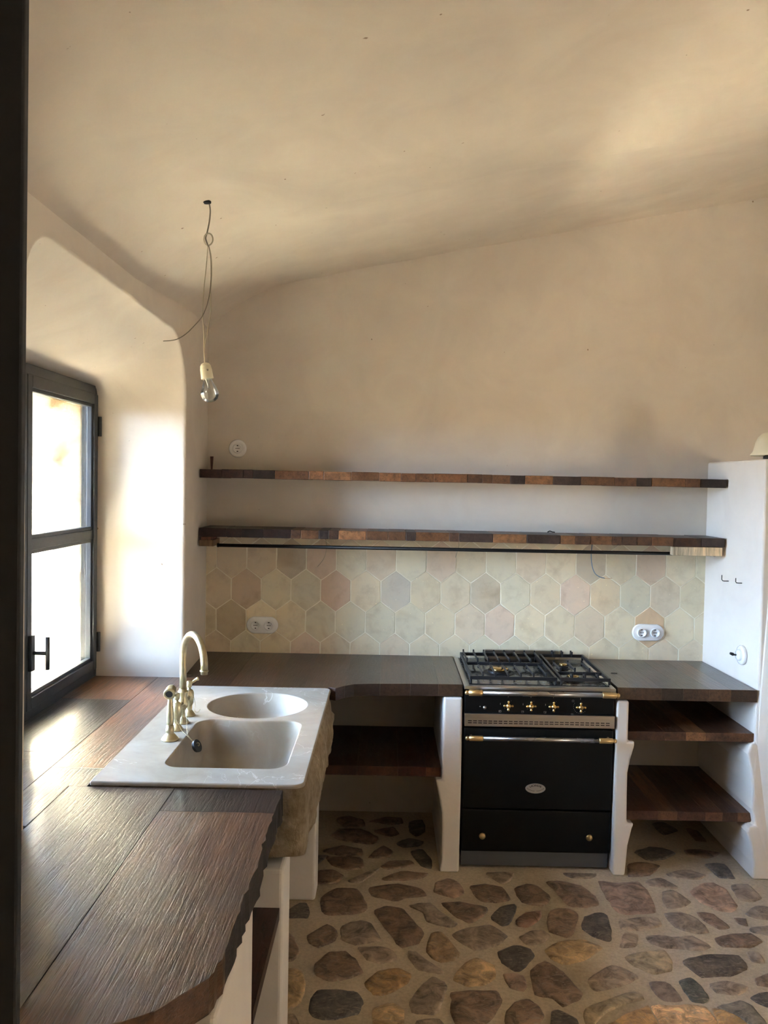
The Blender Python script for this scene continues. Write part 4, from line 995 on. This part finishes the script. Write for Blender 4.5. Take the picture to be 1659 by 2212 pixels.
# hob
hz = ZC-.004
mk('hob_surround', BX(kx0-.003, kx1+.006, YK-.006, YB-.016, .8405, hz), STEEL, ck, bevel=.003)
mk('hob_pan', BX(kx0+.022, kx1-.014, YK+.030, YB-.05, hz, hz+.0035), HOBENAM, ck, bevel=.002)
mk('back_upstand', BX(K(1047, 1410, 4.40).x, K(1200, 1412, 4.40).x, YB-.040, YB-.020, hz, .905), STEEL, ck, bevel=.002)
def burner(px, py, rc, rb, nm=''):
    c = onZ(px, py, hz+.028); c = Vector((c.x, c.y, hz+.0036))
    b = mk('burner_base', LT([(rb*1.35, 0), (rb*1.32, .002), (rb, .004), (rb*.95, .013), (rb*.8, .014)], c, (0,0,1), 32), CASTIRON, ck, smooth=False)
    mk('burner_cap', LT([(rc*.9, .013), (rc, .015), (rc, .021), (rc*.93, .0245), (.0001, .0255)], c, (0,0,1), 32, cap=False), BRASS, b, smooth=True)
    return c
b1 = burner(1078, 1442, .046, .058); b2 = burner(1216.5, 1433.5, .020, .027); b3 = burner(1238, 1458.5, .028, .036)
gz = hz+.030
def bar(bm, x0, x1, y0, y1, z0=None, z1=None): box(bm, min(x0,x1), max(x0,x1), min(y0,y1), max(y0,y1), z0 if z0 is not None else gz-.006, z1 if z1 is not None else gz+.006)
def grate(x0, x1, rows, fingers, label_):
    g_ = empty('pan_support', ((x0+x1)/2, (rows[0]+rows[-1])/2, hz)); g_.parent = ck; g_.location = Vector(g_.location)-Vector(ck.location)
    def G(nm, bm, bev=.002): mk(nm, bm, CASTIRON, g_, bevel=bev)
    bm = bmesh.new()
    for y in rows: bar(bm, x0, x1, y-.006, y+.006, gz-.010, gz+.006)
    for x in (x0, x1): bar(bm, x-.006, x+.006, rows[0]-.006, rows[-1]+.006, gz-.010, gz+.006)
    for x in (x0, x1):
        for y in (rows[0], rows[-1]): box(bm, x-.005, x+.005, y-.005, y+.005, hz+.0036, gz)
    G('grate_frame', bm)
    for (y, dy, xs_) in fingers:
        for x in xs_:
            bm = bmesh.new(); box(bm, x-.004, x+.004, min(y, y+dy), max(y, y+dy), gz+.010, gz+.018); box(bm, x-.004, x+.004, min(y, y+dy*.0)-.003, y+.003, gz-.004, gz+.026)
            box(bm, x-.004, x+.004, y+dy-.003, y+dy+.003, gz-.002, gz+.026)
            G('grate_finger', bm, .001)
yA, yM, yZ = YK+.048, YK+.30, YB-.062
lx0, lx1 = kx0+.034, .800
xs7 = [lx0+.055+(lx1-lx0-.10)*k/5 for k in range(6)]
xs8 = [lx0+.010+(lx1-lx0-.02)*k/7 for k in range(8)]
grate(lx0, lx1, [yA, yM+.06, yZ], [(yA, .20, xs7), (yM+.06, .21, xs8)], 'left')
rx0, rx1 = .826, kx1-.012
grate(rx0, rx1, [yA, 3.965, yZ], [(yA, .035, [rx0+.05, rx0+.11, rx0+.17]), (3.965, .16, [rx0+.02, rx0+.09, rx0+.16]), (yZ-.03, .03, [rx0+.06, rx0+.11, rx0+.16])], 'right')

# ------------------------------------------------------------------ bare bulb on its knotted cable
YBu = 2.80
def U(x, y, d=0): return onY(330+x/4.254, 380+y/4.254, YBu+d)
cz = ceil_z(onY(445, 419, YBu).x, YBu)
top = onY(445.5, 419, YBu)
bl = empty('bulb_pendant', top, 'bare clear bulb in a white holder hanging on a knotted grey cable', 'lamp')
tt = ceil_z(top.x, top.y)
mk('ceiling_hole', LT([(.0165, .004), (.0165, -.0015), (.012, -.003), (.0001, -.002)], (top.x, top.y, tt), (0,0,1), 18, cap=False), HOLE, bl, smooth=True)
mk('cable', TB(smooth_pts([Vector((top.x, top.y, tt+.004)), U(498,205), U(520,260,.01), U(528,330,.01), U(520,420,.01), U(500,520), U(486,570,-.01), U(500,620), U(512,650)], 6), .0024, 8), WIRE, bl, smooth=True)
mk('knot_loop', TB([U(512+40*math.cos(t), 583+55*math.sin(t), .012*math.sin(t+1)) for t in [2*math.pi*k/28 for k in range(28)]], .0026, 8, closed=True), WIREP, bl, smooth=True)
mk('cable_strand', TB(smooth_pts([U(508,635), U(490,850), U(466,1080), U(458,1260), U(470,1450), U(470,1600), U(478,1722)], 6), .0017, 8), WIREP, bl, smooth=True)
mk('cable_strand', TB(smooth_pts([U(512,635,.01), U(537,740,.01), U(542,900,.01), U(532,1050,.01), U(532,1180,.01), U(526,1300,.01), U(492,1480), U(473,1600), U(480,1722)], 6), .0017, 8), WIREP, bl, smooth=True)
mk('cable_tail', TB(smooth_pts([U(514,640,-.01), U(533,760,-.01), U(535,940,-.01), U(515,1120,-.02), U(460,1280,-.03), U(360,1400,-.04), U(280,1470,-.05), U(200,1508,-.06), U(95,1518,-.07)], 6), .0016, 8), WIRE, bl, smooth=True)
h0 = U(480, 1718); h1 = U(503, 1868); axb = (h1-h0).normalized()
mk('bulb_holder', LT([(.007, 0), (.013, .003), (.0175, .010), (.0190, .020), (.0195, .021), (.0205, .052), (.0205, .0535), (.019, .054)], h0, axb, 28), CREAM, bl, smooth=False)
gl = mk('bulb_glass', LT([(.0135, .050), (.0145, .058), (.0185, .070), (.0245, .084), (.0290, .096), (.0300, .104), (.0285, .114), (.0235, .124), (.0150, .1305), (.006, .133), (.0001, .1335)], h0, axb, 32, cap=False), BULBG, bl, smooth=True)
mk('bulb_stem', LT([(.010, .052), (.007, .060), (.0045, .068), (.0035, .082), (.005, .086), (.0001, .088)], h0, axb, 14, cap=False), BULBG, gl, smooth=True)
c = h0+axb*.098; s_ = axb.cross(Vector((0,1,0))).normalized()
mk('filament', TB([h0+axb*.083, c-s_*.011, c-s_*.005+axb*.003, c+s_*.000, c+s_*.005+axb*.003, c+s_*.011, h0+axb*.084], .0005, 5), STEEL, gl, smooth=True)
bm = bmesh.new(); c = h0+axb*.024
for k, w in ((0, .006), (1, .005)):
    p = c+axb*(k*.004); box(bm, p.x+.006, p.x+.006+w, p.y-.0197, p.y-.0170, p.z-.0008, p.z+.0006)
mk('holder_print', bm, HOLE, bl)

# ------------------------------------------------------------------ cream lamp on top of the partition
c = onY(1676, 988, 3.90); zb = 1.9305
lp = empty('cream_lamp', (1.765, 3.90, zb), 'cream bell-shaped lamp standing on top of the white partition', 'lamp')
lx = 1.778
mk('lamp_base', LT([(.020, 0), (.020, .010), (.017, .014), (.012, .016), (.012, .055), (.016, .058), (.016, .075)], (lx, 3.90, zb), (0,0,1), 24), RUBBER, lp, smooth=True)
mk('lamp_shade', LT([(.066, .018), (.077, .012), (.078, .015), (.066, .030), (.060, .052), (.055, .075), (.044, .098), (.028, .114), (.010, .122), (.0001, .123)], (lx, 3.90, zb+.002), (0,0,1), 36, cap=False), CREAM, lp, smooth=True)
